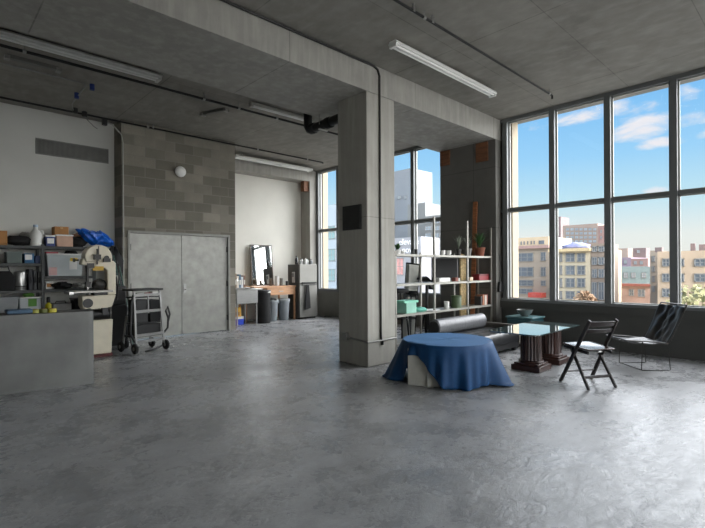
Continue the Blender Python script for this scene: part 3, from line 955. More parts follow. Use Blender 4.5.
def bin_(x, y, label, bag):
    t = thing('waste_bin', label, 'bin', (x, y, 0), group=None)
    build(MB().lathe([(0, 0), (.125, 0), (.13, .02), (.165, .56), (.155, .57), (.12, .05), (0, .04)], seg=24), 'body', M('bin_grey', (128, 134, 138), .5), t)
    build(MB().lathe([(.165, .52), (.178, .53), (.178, .57), (.165, .585)], seg=24), 'rim', M('bin_rim', (160, 166, 168), .45), t)
    for s in (-1, 1):
        build(B(s * .17 - .02, s * .17 + .02, -.03, .03, .47, .53), 'handle', M('bin_rim', (160, 166, 168), .45), t)
    if bag:
        build(MB().ball((-.04, -.02, .57), .15, 18, 8, (1.05, 1, .35), .1, 6), 'bag_liner', BLACKR, t)
    else:
        build(MB().ball((0, 0, .56), .155, 18, 8, (1, 1, .22), .02, 6), 'lid', M('bin_rim', (160, 166, 168), .45), t)


bin_(6.90, 10.42, 'grey waste bin with a black liner under the desk drawer', True)
bin_(7.28, 10.42, 'grey waste bin with a domed lid nearer the fridge', False)
# mirror on the desk
t = thing('leaning_mirror', 'dark framed mirror leaning on the desk against the cream wall', 'mirror', (7.0, 11.03, .946), math.radians(1.2))
MIR = M('mirror_silver', (238, 240, 240), .03, 1.0, var=0)
FRM = M('mirror_frame', (82, 74, 64), .5)
w2, h2 = .36, 1.14
R_ = Matrix.Rotation(math.radians(-4), 4, 'X')


def tl(mb):
    mb.v = [tuple(R_ @ Vector(v)) for v in mb.v]
    return mb


build(tl(MB().box(-w2, -w2 + .03, -.015, .015, 0, h2).box(w2 - .03, w2, -.015, .015, 0, h2).box(-w2, w2, -.015, .015, 0, .03).box(-w2, w2, -.015, .015, h2 - .03, h2)), 'frame', FRM, t)
build(tl(B(-w2 + .03, w2 - .03, -.008, .008, .03, h2 - .03)), 'mirror_glass', MIR, t)


def bottle(x, y, z, r, h, mat, label, cap=None, name='bottle', cat='bottle', group=None):
    t = thing(name, label, cat, (x, y, z), group=group)
    build(MB().lathe([(0, 0), (r * .95, 0), (r, .01), (r, h * .62), (r * .4, h * .78), (r * .36, h * .92)], seg=14), 'body', mat, t)
    build(MB().lathe([(r * .42, h * .92), (r * .42, h)], seg=12), 'cap', cap or BLACK, t)
    return t


def cylpot(x, y, z, r, h, mat, label, name='jar', cat='jar', group=None):
    t = thing(name, label, cat, (x, y, z), group=group)
    build(MB().lathe([(0, 0), (r, 0), (r, h * .85), (r * .96, h * .88)], seg=16), 'body', mat, t)
    build(MB().lathe([(r * 1.04, h * .85), (r * 1.04, h)], seg=16), 'lid', mat, t)
    return t


GL_G = M('green_glass', (48, 72, 50), .15, spec=.8)
GL_D = M('dark_glass', (30, 30, 34), .15, spec=.8)
GL_C = M('frosted_glass', (180, 184, 180), .25)
cylpot(7.12, 10.5, .946, .05, .27, WHITEP, 'tall white cylinder on the desk right of the mirror', 'canister', 'canister')
cylpot(7.28, 10.52, .946, .045, .2, M('jar_grey', (140, 138, 132), .4), 'grey jar next to the tall white cylinder')
cylpot(7.0, 10.62, .946, .045, .2, M('jar_brown', (112, 98, 84), .5), 'brown jar just right of the mirror')
cylpot(7.40, 10.42, .946, .04, .12, M('jar_dark', (60, 60, 60), .4), 'short dark jar at the desk end by the fridge')
# fridge
FS = M('fridge_steel', (134, 133, 128), .45, .4, var=.08, scale=3)
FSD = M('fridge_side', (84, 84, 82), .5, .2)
t = thing('fridge', 'stainless steel fridge freezer beside the corner window', 'fridge', (7.95, 10.42, 0))
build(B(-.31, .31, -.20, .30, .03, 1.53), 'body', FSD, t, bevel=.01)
d1 = build(B(-.31, .31, -.26, -.205, .05, .98), 'fridge_door', FS, t, bevel=.012)
d2 = build(B(-.31, .31, -.26, -.205, .995, 1.53), 'freezer_door', FS, t, bevel=.012)
build(B(-.24, .26, -.30, -.262, 1.0, 1.03), 'handle', BLACK, d2)
build(B(-.24, .26, -.30, -.262, .94, .965), 'handle', M('dark_handle', (60, 60, 60), .4), d1)
build(B(-.29, .29, -.19, .28, 0, .03), 'foot_rail', BLACK, t)
t = thing('dish_towel', 'black towel hanging from the fridge door handle', 'towel', (7.87, 10.10, .0))
tw = MB().prism([(-.04, .95), (.05, .95), (.09, .5), (.10, .30), (-.10, .26), (-.08, .5)], 'xz', -.012, .012)
build(tw, 'cloth_drop', BLACKR, t, bevel=.008)
t = thing('wall_phone', 'white handset box fixed to the side of the fridge', 'phone', (7.638, 10.42, 1.02))
build(B(-.03, 0, -.05, .06, 0, .3), 'body', WHITEP, t, bevel=.008)
build(B(-.035, -.03, -.03, .04, .16, .26), 'screen', GREYP, t)
fb = [(7.76, .045, .24, GL_D, 'dark bottle at the left rear edge of the fridge top'), (7.86, .035, .16, GL_C, 'small frosted bottle second on the fridge top'), (7.95, .04, .18, M('silver_pot', (176, 176, 174), .3, .7), 'silver flask in the middle of the fridge top'), (8.04, .05, .2, WHITEP, 'white bottle right of the silver flask on the fridge'), (8.14, .045, .17, GL_C, 'squat frosted bottle near the fridge top right corner'), (8.24, .05, .15, GREYP, 'grey bottle at the right edge of the fridge top')]
for k, (x, r, h, mm_, lb) in enumerate(fb):
    bottle(x - .06, 10.38 - .05 * (k % 2), 1.531, r, h, mm_, lb, group='bottles on the fridge')

# ------------------------------------------------------------------ shelf rack behind the sofa
RY0, RY1 = 4.63, 4.95
t = thing('shelf_rack', 'grey metal shelf rack with thin posts behind the sofa', 'shelving', (5.3, RY0, 0))
RK = M('rack_grey', (150, 148, 140), .45, .3)
posts = [.03, 1.03, 2.05, 2.90]
for x, h in zip(posts, (1.68, 2.28, 2.28, 2.2)):
    for y in (0.015, RY1 - RY0 - .015):
        build(B(x - .015, x + .015, y - .015, y + .015, 0, h if y < .1 else 1.68), 'post', RK, t)
for z in (.20, .65, 1.13, 1.60):
    build(B(0, 2.92, 0, RY1 - RY0, z, z + .035), 'shelf', RK, t)
ZS = {1: .686, 2: 1.166, 3: 1.636}
TERRA = M('terracotta', (128, 70, 48), .75)
LEAF = M('leaf_green', (52, 92, 46), .5)
GLEAF = M('grey_leaf', (120, 128, 112), .6)


def rx(px, Y=4.75):
    return W(px, 268, 1, Y).x


def plant(x, y, z, pr, ph_, potmat, leafmat, h, n, label, spread=.14, wid=.016, seed=0, name='potted_plant'):
    t = thing(name, label, 'plant', (x, y, z))
    build(MB().lathe([(0, 0), (pr * .75, 0), (pr * .98, ph_ * .85), (pr * 1.08, ph_ * .86), (pr * 1.08, ph_), (pr * .9, ph_), (pr * .85, ph_ * .9), (0, ph_ * .88)], seg=20), 'pot', potmat, t)
    rnd = random.Random(seed)
    lf = MB()
    for k in range(n):
        a = rnd.uniform(0, 2 * PI)
        s = rnd.uniform(.25, 1) * spread
        hh = h * rnd.uniform(.55, 1)
        pts = [Vector((0, 0, ph_ * .88)) + Vector((math.cos(a) * s * u ** 1.7, math.sin(a) * s * u ** 1.7, hh * (u - .18 * u ** 3))) for u in (0, .25, .5, .75, 1)]
        side = Vector((-math.sin(a), math.cos(a), 0))
        vs = []
        for i, p in enumerate(pts):
            w = wid * (.6, 1, 1, .7, .05)[i]
            vs += [p - side * w, p + Vector((0, 0, .3 * w)), p + side * w]
        o_ = []
        for i in range(4):
            o_ += [(3 * i, 3 * i + 1, 3 * i + 4, 3 * i + 3), (3 * i + 1, 3 * i + 2, 3 * i + 5, 3 * i + 4)]
        lf.add(vs, o_)
    build(lf, 'leaves', leafmat, t, recalc=False)
    return t


plant(rx(481), 4.78, ZS[3], .105, .17, TERRA, LEAF, .42, 44, 'leafy plant in a terracotta pot at the right of the top shelf', .24, .011, 3)
plant(rx(469), 4.78, ZS[3], .075, .14, M('grey_pot', (112, 110, 106), .6), GLEAF, .34, 26, 'small grey leaved plant in a grey pot beside the terracotta pot', .12, .012, 5)
plant(rx(460), 4.78, ZS[3], .05, .12, M('dark_pot', (56, 54, 52), .4), GLEAF, .36, 14, 'wispy grey plant in a dark vase on the top shelf', .16, .008, 6)
plant(rx(397.5, 4.8), 4.80, ZS[3], .06, .07, WHITEP, LEAF, .15, 30, 'bushy green plant in a white pot beside the column', .09, .025, 9)
cylpot(rx(404), 4.77, ZS[3], .03, .06, WHITEP, 'small white jar next to the bushy green plant')
cylpot(rx(417), 4.77, ZS[3], .028, .09, BLACK, 'small black jar alone on the top shelf')
for px, lb in ((440.5, 'left of two white cups on the top shelf'), (446.5, 'right of two white cups on the top shelf')):
    t = thing('cup', lb, 'cup', (rx(px), 4.70, ZS[3]), group='white cups on the top shelf')
    build(MB().lathe([(0, 0), (.032, 0), (.046, .085), (.042, .085), (.03, .008), (0, .008)], seg=18), 'body', WHITEP, t)
    build(MB().tube([(.042, 0, .07), (.07, 0, .065), (.068, 0, .03), (.036, 0, .02)], .006, 8), 'handle', WHITEP, t)
# dark framed panel behind the top shelf
t = thing('framed_panel', 'dark framed panel standing on the middle shelf at its back', 'picture', (rx(446, 4.86), 4.88, ZS[2]))
build(MB().box(-.40, -.37, -.012, .012, 0, .74).box(.37, .40, -.012, .012, 0, .74).box(-.37, .37, -.012, .012, 0, .03).box(-.37, .37, -.012, .012, .71, .74), 'frame', BLACK, t)
build(B(-.37, .37, -.006, .006, .03, .71), 'picture_board', M('charcoal_board', (15, 15, 15), .9), t)
t.scale = (1, 1, .58)
# middle shelf
t = bx('parcel', 'white flat box on the middle shelf', 'box', rx(436), rx(447), ZS[2], ZS[2] + .07, WHITEP, 4.68, 4.8)
part_box(t, 'lid', WHITEP, -.12, .12, -.063, .063, .05, .072)
t = bx('red_box', 'dark red box on the middle shelf under the terracotta pot', 'box', rx(476), rx(486), ZS[2], ZS[2] + .12, M('dark_red', (128, 28, 34), .5), 4.68, 4.84)
part_box(t, 'lid', M('darker_red', (98, 20, 28), .5), -.176, .176, -.083, .083, .09, .122)
bx('small_box', 'small red brown box left of the plank on the middle shelf', 'box', rx(452), rx(455), ZS[2], ZS[2] + .07, M('red_brown', (120, 62, 50), .6), 4.68, 4.76)
bx('small_box', 'small beige box near the plank on the middle shelf', 'box', rx(466.5), rx(470), ZS[2], ZS[2] + .07, M('beige', (196, 176, 150), .6), 4.68, 4.76)
cylpot(rx(489), 4.74, ZS[2], .05, .1, GL_C, 'frosted jar right of the dark red box')
cylpot(rx(457.5), 4.74, ZS[2], .035, .06, WHITEP, 'tiny white jar on the middle shelf')
# lower shelf
cylpot(rx(445), 4.72, ZS[1], .045, .13, WHITEP, 'white jar on the lower shelf')
cylpot(rx(455.5), 4.74, ZS[1], .095, .22, M('green_tin', (74, 92, 60), .5), 'wide green tin on the lower shelf', 'tin', 'tin')
for k, (c_, n_) in enumerate((((58, 54, 52), 'dark'), ((168, 112, 86), 'brown'), ((204, 196, 184), 'ivory'), ((150, 78, 66), 'red brown'))):
    x = rx(476.5) + k * .075
    t = bx('book', '%s upright book on the lower shelf' % n_, 'book', x, x + (.05, .06, .07, .03)[k], ZS[1], ZS[1] + (.17, .2, .19, .2)[k], M('book_%d' % k, c_, .6), 4.66, 4.8, 'books on the lower shelf', .003)
    part_box(t, 'pages', WHITEP, -.012, .012, -.066, .068, .004, .165)
t = bx('turquoise_box', 'turquoise box at the left of the lower shelf', 'box', rx(402), rx(412), ZS[1], ZS[1] + .2, M('turquoise', (140, 190, 172), .6), 4.66, 4.9)
part_box(t, 'lid', M('turquoise_lid', (134, 206, 180), .6), -.175, .175, -.122, .122, .17, .203)
o = tag(build(MB().ball((0, 0, .03), .13, 18, 8, (1.2, .8, .35), .08, 12), 'teal_cloth', M('teal', (100, 176, 158), .7), loc=(rx(420.5), 4.78, ZS[1])), 'teal cloth heap beside the turquoise box', 'cloth')
o = tag(build(B(-.18, .18, -.12, .12, 0, .008), 'paper_sheet', WHITEP, loc=(rx(430), 4.76, ZS[1]), rz=.3), 'white paper lying on the lower shelf', 'paper')
# planks leaning on the pier
t = tag(build(MB().bar((8.10, 5.02, 0), (8.20, 4.985, 2.75), .09, .03, (1, 0, 0)), 'wood_plank', wood('brown_plank', (146, 92, 56), .6)), 'tall brown plank leaning against the dark pier', 'plank')
t = tag(build(MB().bar((7.80, 5.04, 0), (7.86, 5.06, 1.68), .20, .03, (0, 1, 0)), 'wood_plank', wood('pale_plank', (206, 180, 132), .6)), 'short pale plank standing behind the shelf rack', 'plank')
# box hung on the pier edge
t = thing('wall_intercom', 'small dark box hung on the pier edge by the main window', 'box', (8.36, 4.555, .93))
build(MB().prism([(-.09, 0), (.09, 0), (.07, .2), (-.05, .2)], 'xz', -.05, 0), 'body', BLACK, t, bevel=.01)
build(MB().tube([(.0, -.02, .2), (.0, -.02, .75)], .006, 6), 'cable', BLACK, t)
# standing mirror in the alcove
t = thing('standing_mirror', 'tall black framed mirror tilted in the alcove behind the rack', 'mirror', (6.80, 5.62, 0), math.radians(-62))
t.scale = (.62, 1, 1)
w2, h2 = .22, 1.52
R_ = Matrix.Rotation(math.radians(-6), 4, 'X') @ Matrix.Rotation(math.radians(5), 4, 'Y')
build(tl(MB().box(-w2, -w2 + .025, -.015, .015, 0.02, h2).box(w2 - .025, w2, -.015, .015, 0.02, h2).box(-w2, w2, -.015, .015, 0.02, .045).box(-w2, w2, -.015, .015, h2 - .025, h2)), 'frame', BLACK, t)
build(tl(B(-w2 + .025, w2 - .025, -.008, .008, .045, h2 - .025)), 'mirror_glass', MIR, t)
build(MB().tube([(0, .25, 0), (.02, .2, 1.3)], .014, 8), 'rear_strut', BLACK, t)
t = thing('camera_tripod', 'black folded tripod stand in front of the alcove mirror', 'tripod', (6.85, 5.22, 0))
build(MB().tube([(0, 0, .02), (.04, 0, 1.2)], .03, 8), 'column', BLACK, t)
for k, a in enumerate((.3, 2.4, 4.5)):
    build(MB().tube([(.03, 0, .75), (.03 + .16 * math.cos(a), .16 * math.sin(a), 0)], .017, 8), 'leg', BLACK, t)
build(MB().prism([(-.22, 1.20), (-.05, 1.16), (.16, 1.0), (.2, 1.06), (.12, 1.18), (-.02, 1.26), (-.2, 1.24)], 'xz', -.05, .05), 'head', BLACK, t, bevel=.01)
t = thing('bar_stool', 'black round stool in the alcove beside the column', 'stool', (6.35, 5.45, 0))
build(MB().lathe([(0, .96), (.17, .96), (.18, .98), (.18, 1.02), (.16, 1.04), (0, 1.045)], seg=20), 'seat', BLACK, t)
for k in range(4):
    a = k * PI / 2 + .4
    build(MB().tube([(.1 * math.cos(a), .1 * math.sin(a), .97), (.2 * math.cos(a), .2 * math.sin(a), 0)], .014, 8), 'leg', BLACK, t)
build(MB().tube([(.155 * math.cos(k * PI / 10), .155 * math.sin(k * PI / 10), .5) for k in range(20)], .009, 6, True), 'foot_ring', BLACK, t)

# ------------------------------------------------------------------ sofa
LEATHER = M('black_leather', (26, 27, 29), .33, var=.15, scale=10, bump=.25, spec=.6)
LEATHER_SHEEN = M('black_leather_sheen', (88, 89, 92), .42, var=.25, scale=9, bump=.6, spec=.8, stretch=(6, 1, 1))  # black leather with the window sheen put into a lighter grey base
t = thing('sofa', 'low black leather daybed sofa with a padded back roll', 'sofa', (6.62, 4.12, 0))
build(B(-.86, .83, -.42, .42, .06, .16), 'base', BLACK, t, bevel=.01)
cu = MB()
NX, NY = 52, 26
xs0, xs1, ys0, ys1 = -.85, .80, -.43, .40


def seat(i, j):
    u, v = i / (NX - 1), j / (NY - 1)
    x, y = xs0 + (xs1 - xs0) * u, ys0 + (ys1 - ys0) * v
    e = min(u, 1 - u) * (xs1 - xs0)
    e2 = min(v, 1 - v) * (ys1 - ys0)
    z = .335 + .018 * abs(math.sin(u * PI * 9)) ** .5 * abs(math.sin(v * PI * 4)) ** .5
    k = min(1, min(e, e2) / .05)
    return (x, y, z - .05 * (1 - k) ** 2)


cu.grid(seat, NX, NY)
n0 = len(cu.v)
ring = [i for i in range(NX)] + [j * NX + NX - 1 for j in range(1, NY)] + [(NY - 1) * NX + i for i in range(NX - 2, -1, -1)] + [j * NX for j in range(NY - 2, 0, -1)]
low = []
for i in ring:
    x, y, z = cu.v[i]
    cu.v.append((x, y, .16))
    low.append(len(cu.v) - 1)
for k in range(len(ring)):
    k2 = (k + 1) % len(ring)
    cu.f.append((ring[k], low[k], low[k2], ring[k2]))
cu.f.append(tuple(low))
build(cu, 'seat_cushion', LEATHER, t)
bo = MB()


def roll(i, j):
    x = -.72 + 1.44 * j / 60
    rr = .125 + .006 * abs(math.sin(j * PI / 60 * 22)) ** .6
    if j in (0, 60):
        rr *= .55
    a = 2 * PI * i / 20
    return (x, .22 + rr * .8 * math.cos(a), .47 + rr * 1.0 * math.sin(a))


bo.grid(roll, 20, 61, True)
bo.f.append(tuple(range(20))[::-1])
bo.f.append(tuple(60 * 20 + i for i in range(20)))
bk = build(bo, 'back_roll', LEATHER_SHEEN, t)
build(MB().lathe([(.02, -.725), (.10, -.722), (.10, -.715)], (0, .22, .47), 18, 0), 'end_cap', BLACK, bk)
build(MB().box(.80, .87, -.44, .46, .10, .43), 'arm_rail', M('grey_wood_rail', (96, 92, 86), .45), t, bevel=.008)
for x in (-.8, .76):
    for y in (-.36, .36):
        build(B(x - .03, x + .03, y - .03, y + .03, 0, .06), 'leg', BLACK, t)

# ------------------------------------------------------------------ table under blue cloth
TC = Vector((4.85, 3.37))
TZ, TRD = .512, .55
t = thing('covered_table', 'pale grey box table showing beneath the lifted blue cloth', 'table', (TC.x, TC.y, 0))
build(MB().lathe([(0, .465), (.52, .465), (.52, .507), (0, .507)], seg=40), 'tabletop', M('pale_plaster', (150, 150, 142), .8), t)
PB = M('box_plaster', (196, 195, 186), .8, var=.15)
build(B(-.42, .04, -.26, .20, 0, .462, rz=math.radians(53)), 'pedestal_box', PB, t, bevel=.01)
build(B(-.52, -.44, -.06, .20, 0, .44, rz=math.radians(20)), 'side_board', PB, t, bevel=.008)
cl = MB()
NA, NT_, ND = 200, 9, 22
cdir = math.atan2(-.58, -.81)


def smooth(a, b, x):
    x = max(0, min(1, (x - a) / (b - a)))
    return x * x * (3 - 2 * x)


def adiff(a, b):
    return (a - b + PI) % (2 * PI) - PI


left_c = math.atan2(4.03 - TC.y, 4.37 - TC.x)
right_c = math.atan2(2.66 - TC.y, 5.14 - TC.x)


def cloth(i, j):
    a = 2 * PI * i / NA
    if j < NT_:
        r = TRD * (j + .0) / NT_
        return (r * math.cos(a), r * math.sin(a), TZ + .002 * math.sin(3 * a + 8 * r))
    s = (j - NT_) / (ND - 1)
    fold = .5 * math.sin(9 * a + .6) + .5 * math.sin(15 * a + 2.2) + .4 * math.sin(26 * a + 1)
    cl_ = math.exp(-(adiff(a, left_c) / .34) ** 2)
    cr_ = math.exp(-(adiff(a, right_c) / .34) ** 2)
    cb_ = math.exp(-(adiff(a, left_c - 1.6) / .34) ** 2)
    corner = min(1, cl_ + cr_ + cb_)
    flare = .014 + .046 * fold * (1 - .5 * corner) + .22 * cl_ + .20 * cr_ + .2 * cb_
    dg = math.degrees(a) % 360
    lift = 0
    if 150 < dg < 212:
        lift = .33 * smooth(150, 163, dg) * (1 - smooth(170, 212, dg)) ** .8
    hem = .012 + .045 * (1 - corner) * (1 + math.sin(4 * a + 1)) * .5 + lift
    r = TRD + .010 * math.sin(min(1, s * 6) * PI / 2) + flare * (s ** 1.1) * (1 if lift < .05 else .8)
    z = TZ - (TZ - hem) * s
    if s == 0:
        z = TZ - .002
    if s >= .999 and corner > .3:
        r += .02
    return (r * math.cos(a), r * math.sin(a), z)


cl.grid(cloth, NA, NT_ + ND, True)
CLOTH = M('blue_velvet', (3, 56, 98), .62, var=.10, scale=30, bump=.12, spec=.35, sheen=.25)
o = tag(build(cl, 'blue_cloth', CLOTH, loc=(TC.x, TC.y, 0), solid=.006, angle=60), 'royal blue cloth draped over the round table and trailing on the floor', 'cloth')

# ------------------------------------------------------------------ glass coffee table
t = thing('coffee_table', 'glass coffee table on two dark fluted wooden pedestals', 'table', (6.26, 2.86, 0), math.radians(1.2))
MAH = wood('dark_mahogany', (50, 27, 21), .4, (3, 3, 1), .3)
for x in (-.09, .60):
    sh = MB().lathe([(.15, .13), (.142, .15), (.138, .50), (.15, .54)], (x, .03, 0), 80, 2, (20, .07))
    p = build(sh, 'pedestal', MAH, t)
    build(MB().box(x - .20, x + .20, -.17, .23, 0, .075), 'plinth', MAH, p, bevel=.006)
    build(MB().box(x - .17, x + .17, -.14, .20, .075, .105), 'step', MAH, p, bevel=.006)
    build(MB().lathe([(.165, .105), (.168, .12), (.16, .135), (.15, .14)], (x, .03, 0), 32), 'foot_moulding', MAH, p)
    build(MB().lathe([(.15, .535), (.17, .545), (.17, .56)], (x, .03, 0), 32), 'head_moulding', MAH, p)
gm = NT('table_glass')
gm.bsdf.inputs['Base Color'].default_value = srgb(120, 150, 148)
gm.bsdf.inputs['Roughness'].default_value = .02
gm.bsdf.inputs['Transmission Weight'].default_value = .75
gm.bsdf.inputs['IOR'].default_value = 1.6
gm.bsdf.inputs['Coat Weight'].default_value = 1.0
gm.bsdf.inputs['Coat IOR'].default_value = 2.2
gm.bsdf.inputs['Coat Roughness'].default_value = .01
cr = []
for cx, cy, a0 in ((.66, .25, 0), (-.66, .25, 90), (-.66, -.25, 180), (.66, -.25, 270)):
    for k in range(7):
        a = math.radians(a0 + k * 15)
        cr.append((cx + .10 * math.cos(a), cy + .10 * math.sin(a)))
build(MB().prism(cr, 'xy', .561, .575), 'glass_top', gm.m, t)

# ------------------------------------------------------------------ low teal cabinet and bowl behind the glass table
t = thing('side_cabinet', 'low dark teal cabinet by the window wall behind the glass table', 'cabinet', (8.02, 3.86, 0), math.radians(-2))
TEALD = M('dark_teal', (48, 84, 92), .4)
build(B(-.22, .22, -.24, .24, .06, .50), 'body', TEALD, t, bevel=.008)
build(B(-.24, .24, -.26, .26, .50, .525), 'top', M('teal_top', (86, 120, 124), .3), t, bevel=.004)
for z in (.09, .30):
    dr = build(B(-.238, -.22, -.21, .21, z, z + .17), 'drawer', TEALD, t, bevel=.004)
    build(MB().ball((-.25, 0, z + .085), .014, 10, 6), 'knob', CHROME, dr)
build(B(-.19, .19, -.21, .21, 0, .06), 'plinth', BLACK, t)
t = tag(build(MB().lathe([(0, .0), (.06, 0), (.065, .012), (.12, .06), (.145, .12), (.138, .12), (.11, .062), (.05, .02), (0, .018)], seg=28), 'bowl', M('pewter', (120, 122, 120), .3, .6), loc=(8.0, 3.86, .526)), 'pewter bowl on top of the low teal cabinet', 'bowl')

# ------------------------------------------------------------------ folding chair
t = thing('folding_chair', 'dark wooden folding chair with slatted back beside the glass table', 'chair', (5.846, 2.02, 0), math.radians(-29.6))
DWOOD = wood('ebony_wood', (30, 22, 20), .35, (3, 3, 3), .2)
for s in (-1, 1):
    build(MB().bar((s * .225, .225, 0), (s * .185, -.23, .80), .024, .042, (0, 1, 0)), 'long_leg', DWOOD, t, bevel=.004)
    build(MB().bar((s * .19, -.21, 0), (s * .18, .08, .43), .022, .036, (0, 1, 0)), 'short_leg', DWOOD, t, bevel=.004)
    build(MB().bar((s * .165, -.18, .415), (s * .165, .22, .44), .022, .032), 'seat_rail', DWOOD, t, bevel=.003)
st = MB()
NS = 18
top_, bot_ = [], []
st.grid(lambda i, j: ((-.19 + .38 * i / 10) * (1 + .06 * j / NS), -.20 + .43 * j / NS, .455 + .018 * (j / NS) - .012 * math.sin(PI * j / NS) * math.cos(PI * (i / 10 - .5))), 11, NS + 1)
build(st, 'seat', wood('polished_seat', (58, 46, 42), .22, (3, 3, 3), .15), t, solid=.014)


def slat(z0, z1):
    mb = MB()
    yy = lambda z: .225 - .455 * z / .80
    for j in range(2):
        pass
    out = []
    for i in range(13):
        u = -1 + 2 * i / 12
        b = -.028 * (1 - u * u)
        out.append((u * .19, b))
    n = len(out)
    vs = []
    for z in (z0, z1):
        for (x, b) in out:
            vs.append((x, yy(z) + b - .008, z))
        for (x, b) in out:
            vs.append((x, yy(z) + b + .008, z))
    fs = []
    for i in range(n - 1):
        fs += [(i, i + 1, 2 * n + i + 1, 2 * n + i), (n + i, 3 * n + i, 3 * n + i + 1, n + i + 1), (2 * n + i, 2 * n + i + 1, 3 * n + i + 1, 3 * n + i), (i, n + i, n + i + 1, i + 1)]
    fs += [(0, 2 * n, 3 * n, n), (n - 1, 2 * n - 1, 4 * n - 1, 3 * n - 1)]
    return mb.add(vs, fs)


build(slat(.725, .785), 'back_slat', DWOOD, t, bevel=.003)
build(slat(.645, .69), 'back_slat', DWOOD, t, bevel=.003)
build(MB().tube([(-.215, .145, .14), (.215, .145, .14)], .011, 8), 'front_rung', DWOOD, t)
build(MB().bar((-.188, -.13, .125), (.188, -.13, .125), .018, .032), 'rear_rung', DWOOD, t)
build(MB().tube([(-.2, .005, .385), (.2, .005, .385)], .009, 8), 'pivot_rod', STEEL, t)

# ------------------------------------------------------------------ wire framed sling chair
O_ = Vector((7.53, 1.73, 0))
fw = Vector((-.73, .683, 0)).normalized()
ang = math.atan2(fw.y, fw.x) - PI / 2
t = thing('lounge_chair', 'black leather sling lounge chair on a thin wire frame', 'chair', O_, ang)
t.scale = (.93, .88, 1)
SL = M('sling_leather', (24, 24, 25), .30, var=.2, scale=14, bump=.5, spec=.7)
sl = MB()
NU, NV = 25, 41


def sling(i, j):
    u = -1 + 2 * i / (NU - 1)
    v = j / (NV - 1)
    if v < .5:
        k = v / .5
        y = .60 - .62 * k
        z = .415 - .035 * math.sin(k * PI * .9) - .02 * k
    else:
        k = (v - .5) / .5
        y = -.02 - .27 * k
        z = .375 + .50 * k
    wd = .27
    cr_ = .006 * math.sin(11 * u + 5 * k) + .007 * math.sin(7 * v * 6 + 9 * u) * (1 - abs(u))
    cr_ += (.006 * math.sin(13 * u + 9 * v + 2 * math.sin(5 * u)) + .006 * math.sin(7 * u - 21 * v + 1.5 * math.sin(9 * v)) if v > .5 else 0)
    dip = -.02 * (1 - u * u)
    nrm = Vector((0, 0, 1)) if v < .5 else Vector((0, .88, .47))
    return Vector((u * wd, y, z)) + nrm * (cr_ + dip)


sl.grid(sling, NU, NV)
build(sl, 'sling', SL, t, solid=.012, angle=40, recalc=False)
WIRE = M('dark_wire', (70, 68, 66), .3, .8)
for s in (-1, 1):
    x = s * .275
    build(MB().tube([(x, .62, .415), (x, .3, .40), (x, .0, .365), (x, -.04, .38), (x, -.31, .89)], .009, 8), 'sling_rail', WIRE, t)
    build(MB().tube([(x, .38, .40), (x, .40, .01), (x, .38, .007), (x, -.02, .007), (x, -.05, .01), (x, -.01, .37)], .006, 8), 'wire_leg', WIRE, t)
build(MB().tube([(-.275, .62, .415), (.275, .62, .415)], .009, 8), 'front_rail', WIRE, t)
build(MB().tube([(-.275, -.31, .89), (.275, -.31, .89)], .009, 8), 'top_rail', WIRE, t)
build(MB().tube([(-.275, .39, .01), (.275, .39, .01)], .006, 8), 'floor_bar', WIRE, t)

# ------------------------------------------------------------------ the city outside
GROUND = -13.0
struct('street', B(9.6, 400, -250, 330, GROUND - .5, GROUND), concrete('street_asphalt', (128, 126, 122), var=.1, scale=.1), 'grey street far below the windows')
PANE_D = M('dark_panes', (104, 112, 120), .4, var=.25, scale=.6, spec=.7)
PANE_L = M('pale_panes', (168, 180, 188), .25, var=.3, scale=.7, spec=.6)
SASH = M('window_sash', (150, 149, 146), .6)


def facade(name, label, X, pxl, pxr, ytop, mat, depth, wins, pane=PANE_D, ysill=None, extra=None, roof=None, cornice=None, group=None):
    yl, yr = W(pxl, 268, 0, X).y, W(pxr, 268, 0, X).y
    zt = W((pxl + pxr) / 2, ytop, 0, X).z
    t = thing(name, label, 'building', (X, (yl + yr) / 2, GROUND), group=group)
    o = Vector(t.location)
    build(B(0, depth, yr - o.y, yl - o.y, 0, zt - o.z), 'wall', mat, t)
    for x0, x1, y0, y1 in wins:
        a, b = W(x0, y1, 0, X), W(x1, y0, 0, X)
        za, zb = W((x0 + x1) / 2, y1, 0, X).z - o.z, W((x0 + x1) / 2, y0, 0, X).z - o.z
        ya, yb = b.y - o.y, a.y - o.y
        mb = MB().box(-.12, .02, ya, yb, za, za + .07).box(-.12, .02, ya, yb, zb - .07, zb).box(-.12, .02, ya, ya + .07, za, zb).box(-.12, .02, yb - .07, yb, za, zb)
        nb = max(2, round((yb - ya) / .9))
        for q in range(1, nb):
            yq = ya + (yb - ya) * q / nb
            mb.box(-.1, .02, yq - .035, yq + .035, za, zb)
        mb.box(-.1, .02, ya, yb, (za + zb) / 2 - .03, (za + zb) / 2 + .03)
        w = build(mb, 'window', SASH, t)
        build(B(-.06, .0, ya + .08, yb - .08, za + .08, zb - .08), 'pane', pane, w)
    if cornice:
        cm, y0, y1, out = cornice
        build(B(-out, .0, yr - o.y - .1, yl - o.y + .1, W((pxl + pxr) / 2, y1, 0, X).z - o.z, W((pxl + pxr) / 2, y0, 0, X).z - o.z), 'cornice', cm, t)
    if roof:
        for k, (x0, x1, y0, mm_) in enumerate(roof):
            a, b = W(x0, 268, 0, X + 2).y - o.y, W(x1, 268, 0, X + 2).y - o.y
            build(B(2, 2 + abs(a - b), b, a, zt - o.z, W(x0, y0, 0, X + 2).z - o.z), 'roof_structure', mm_, t)
    return t


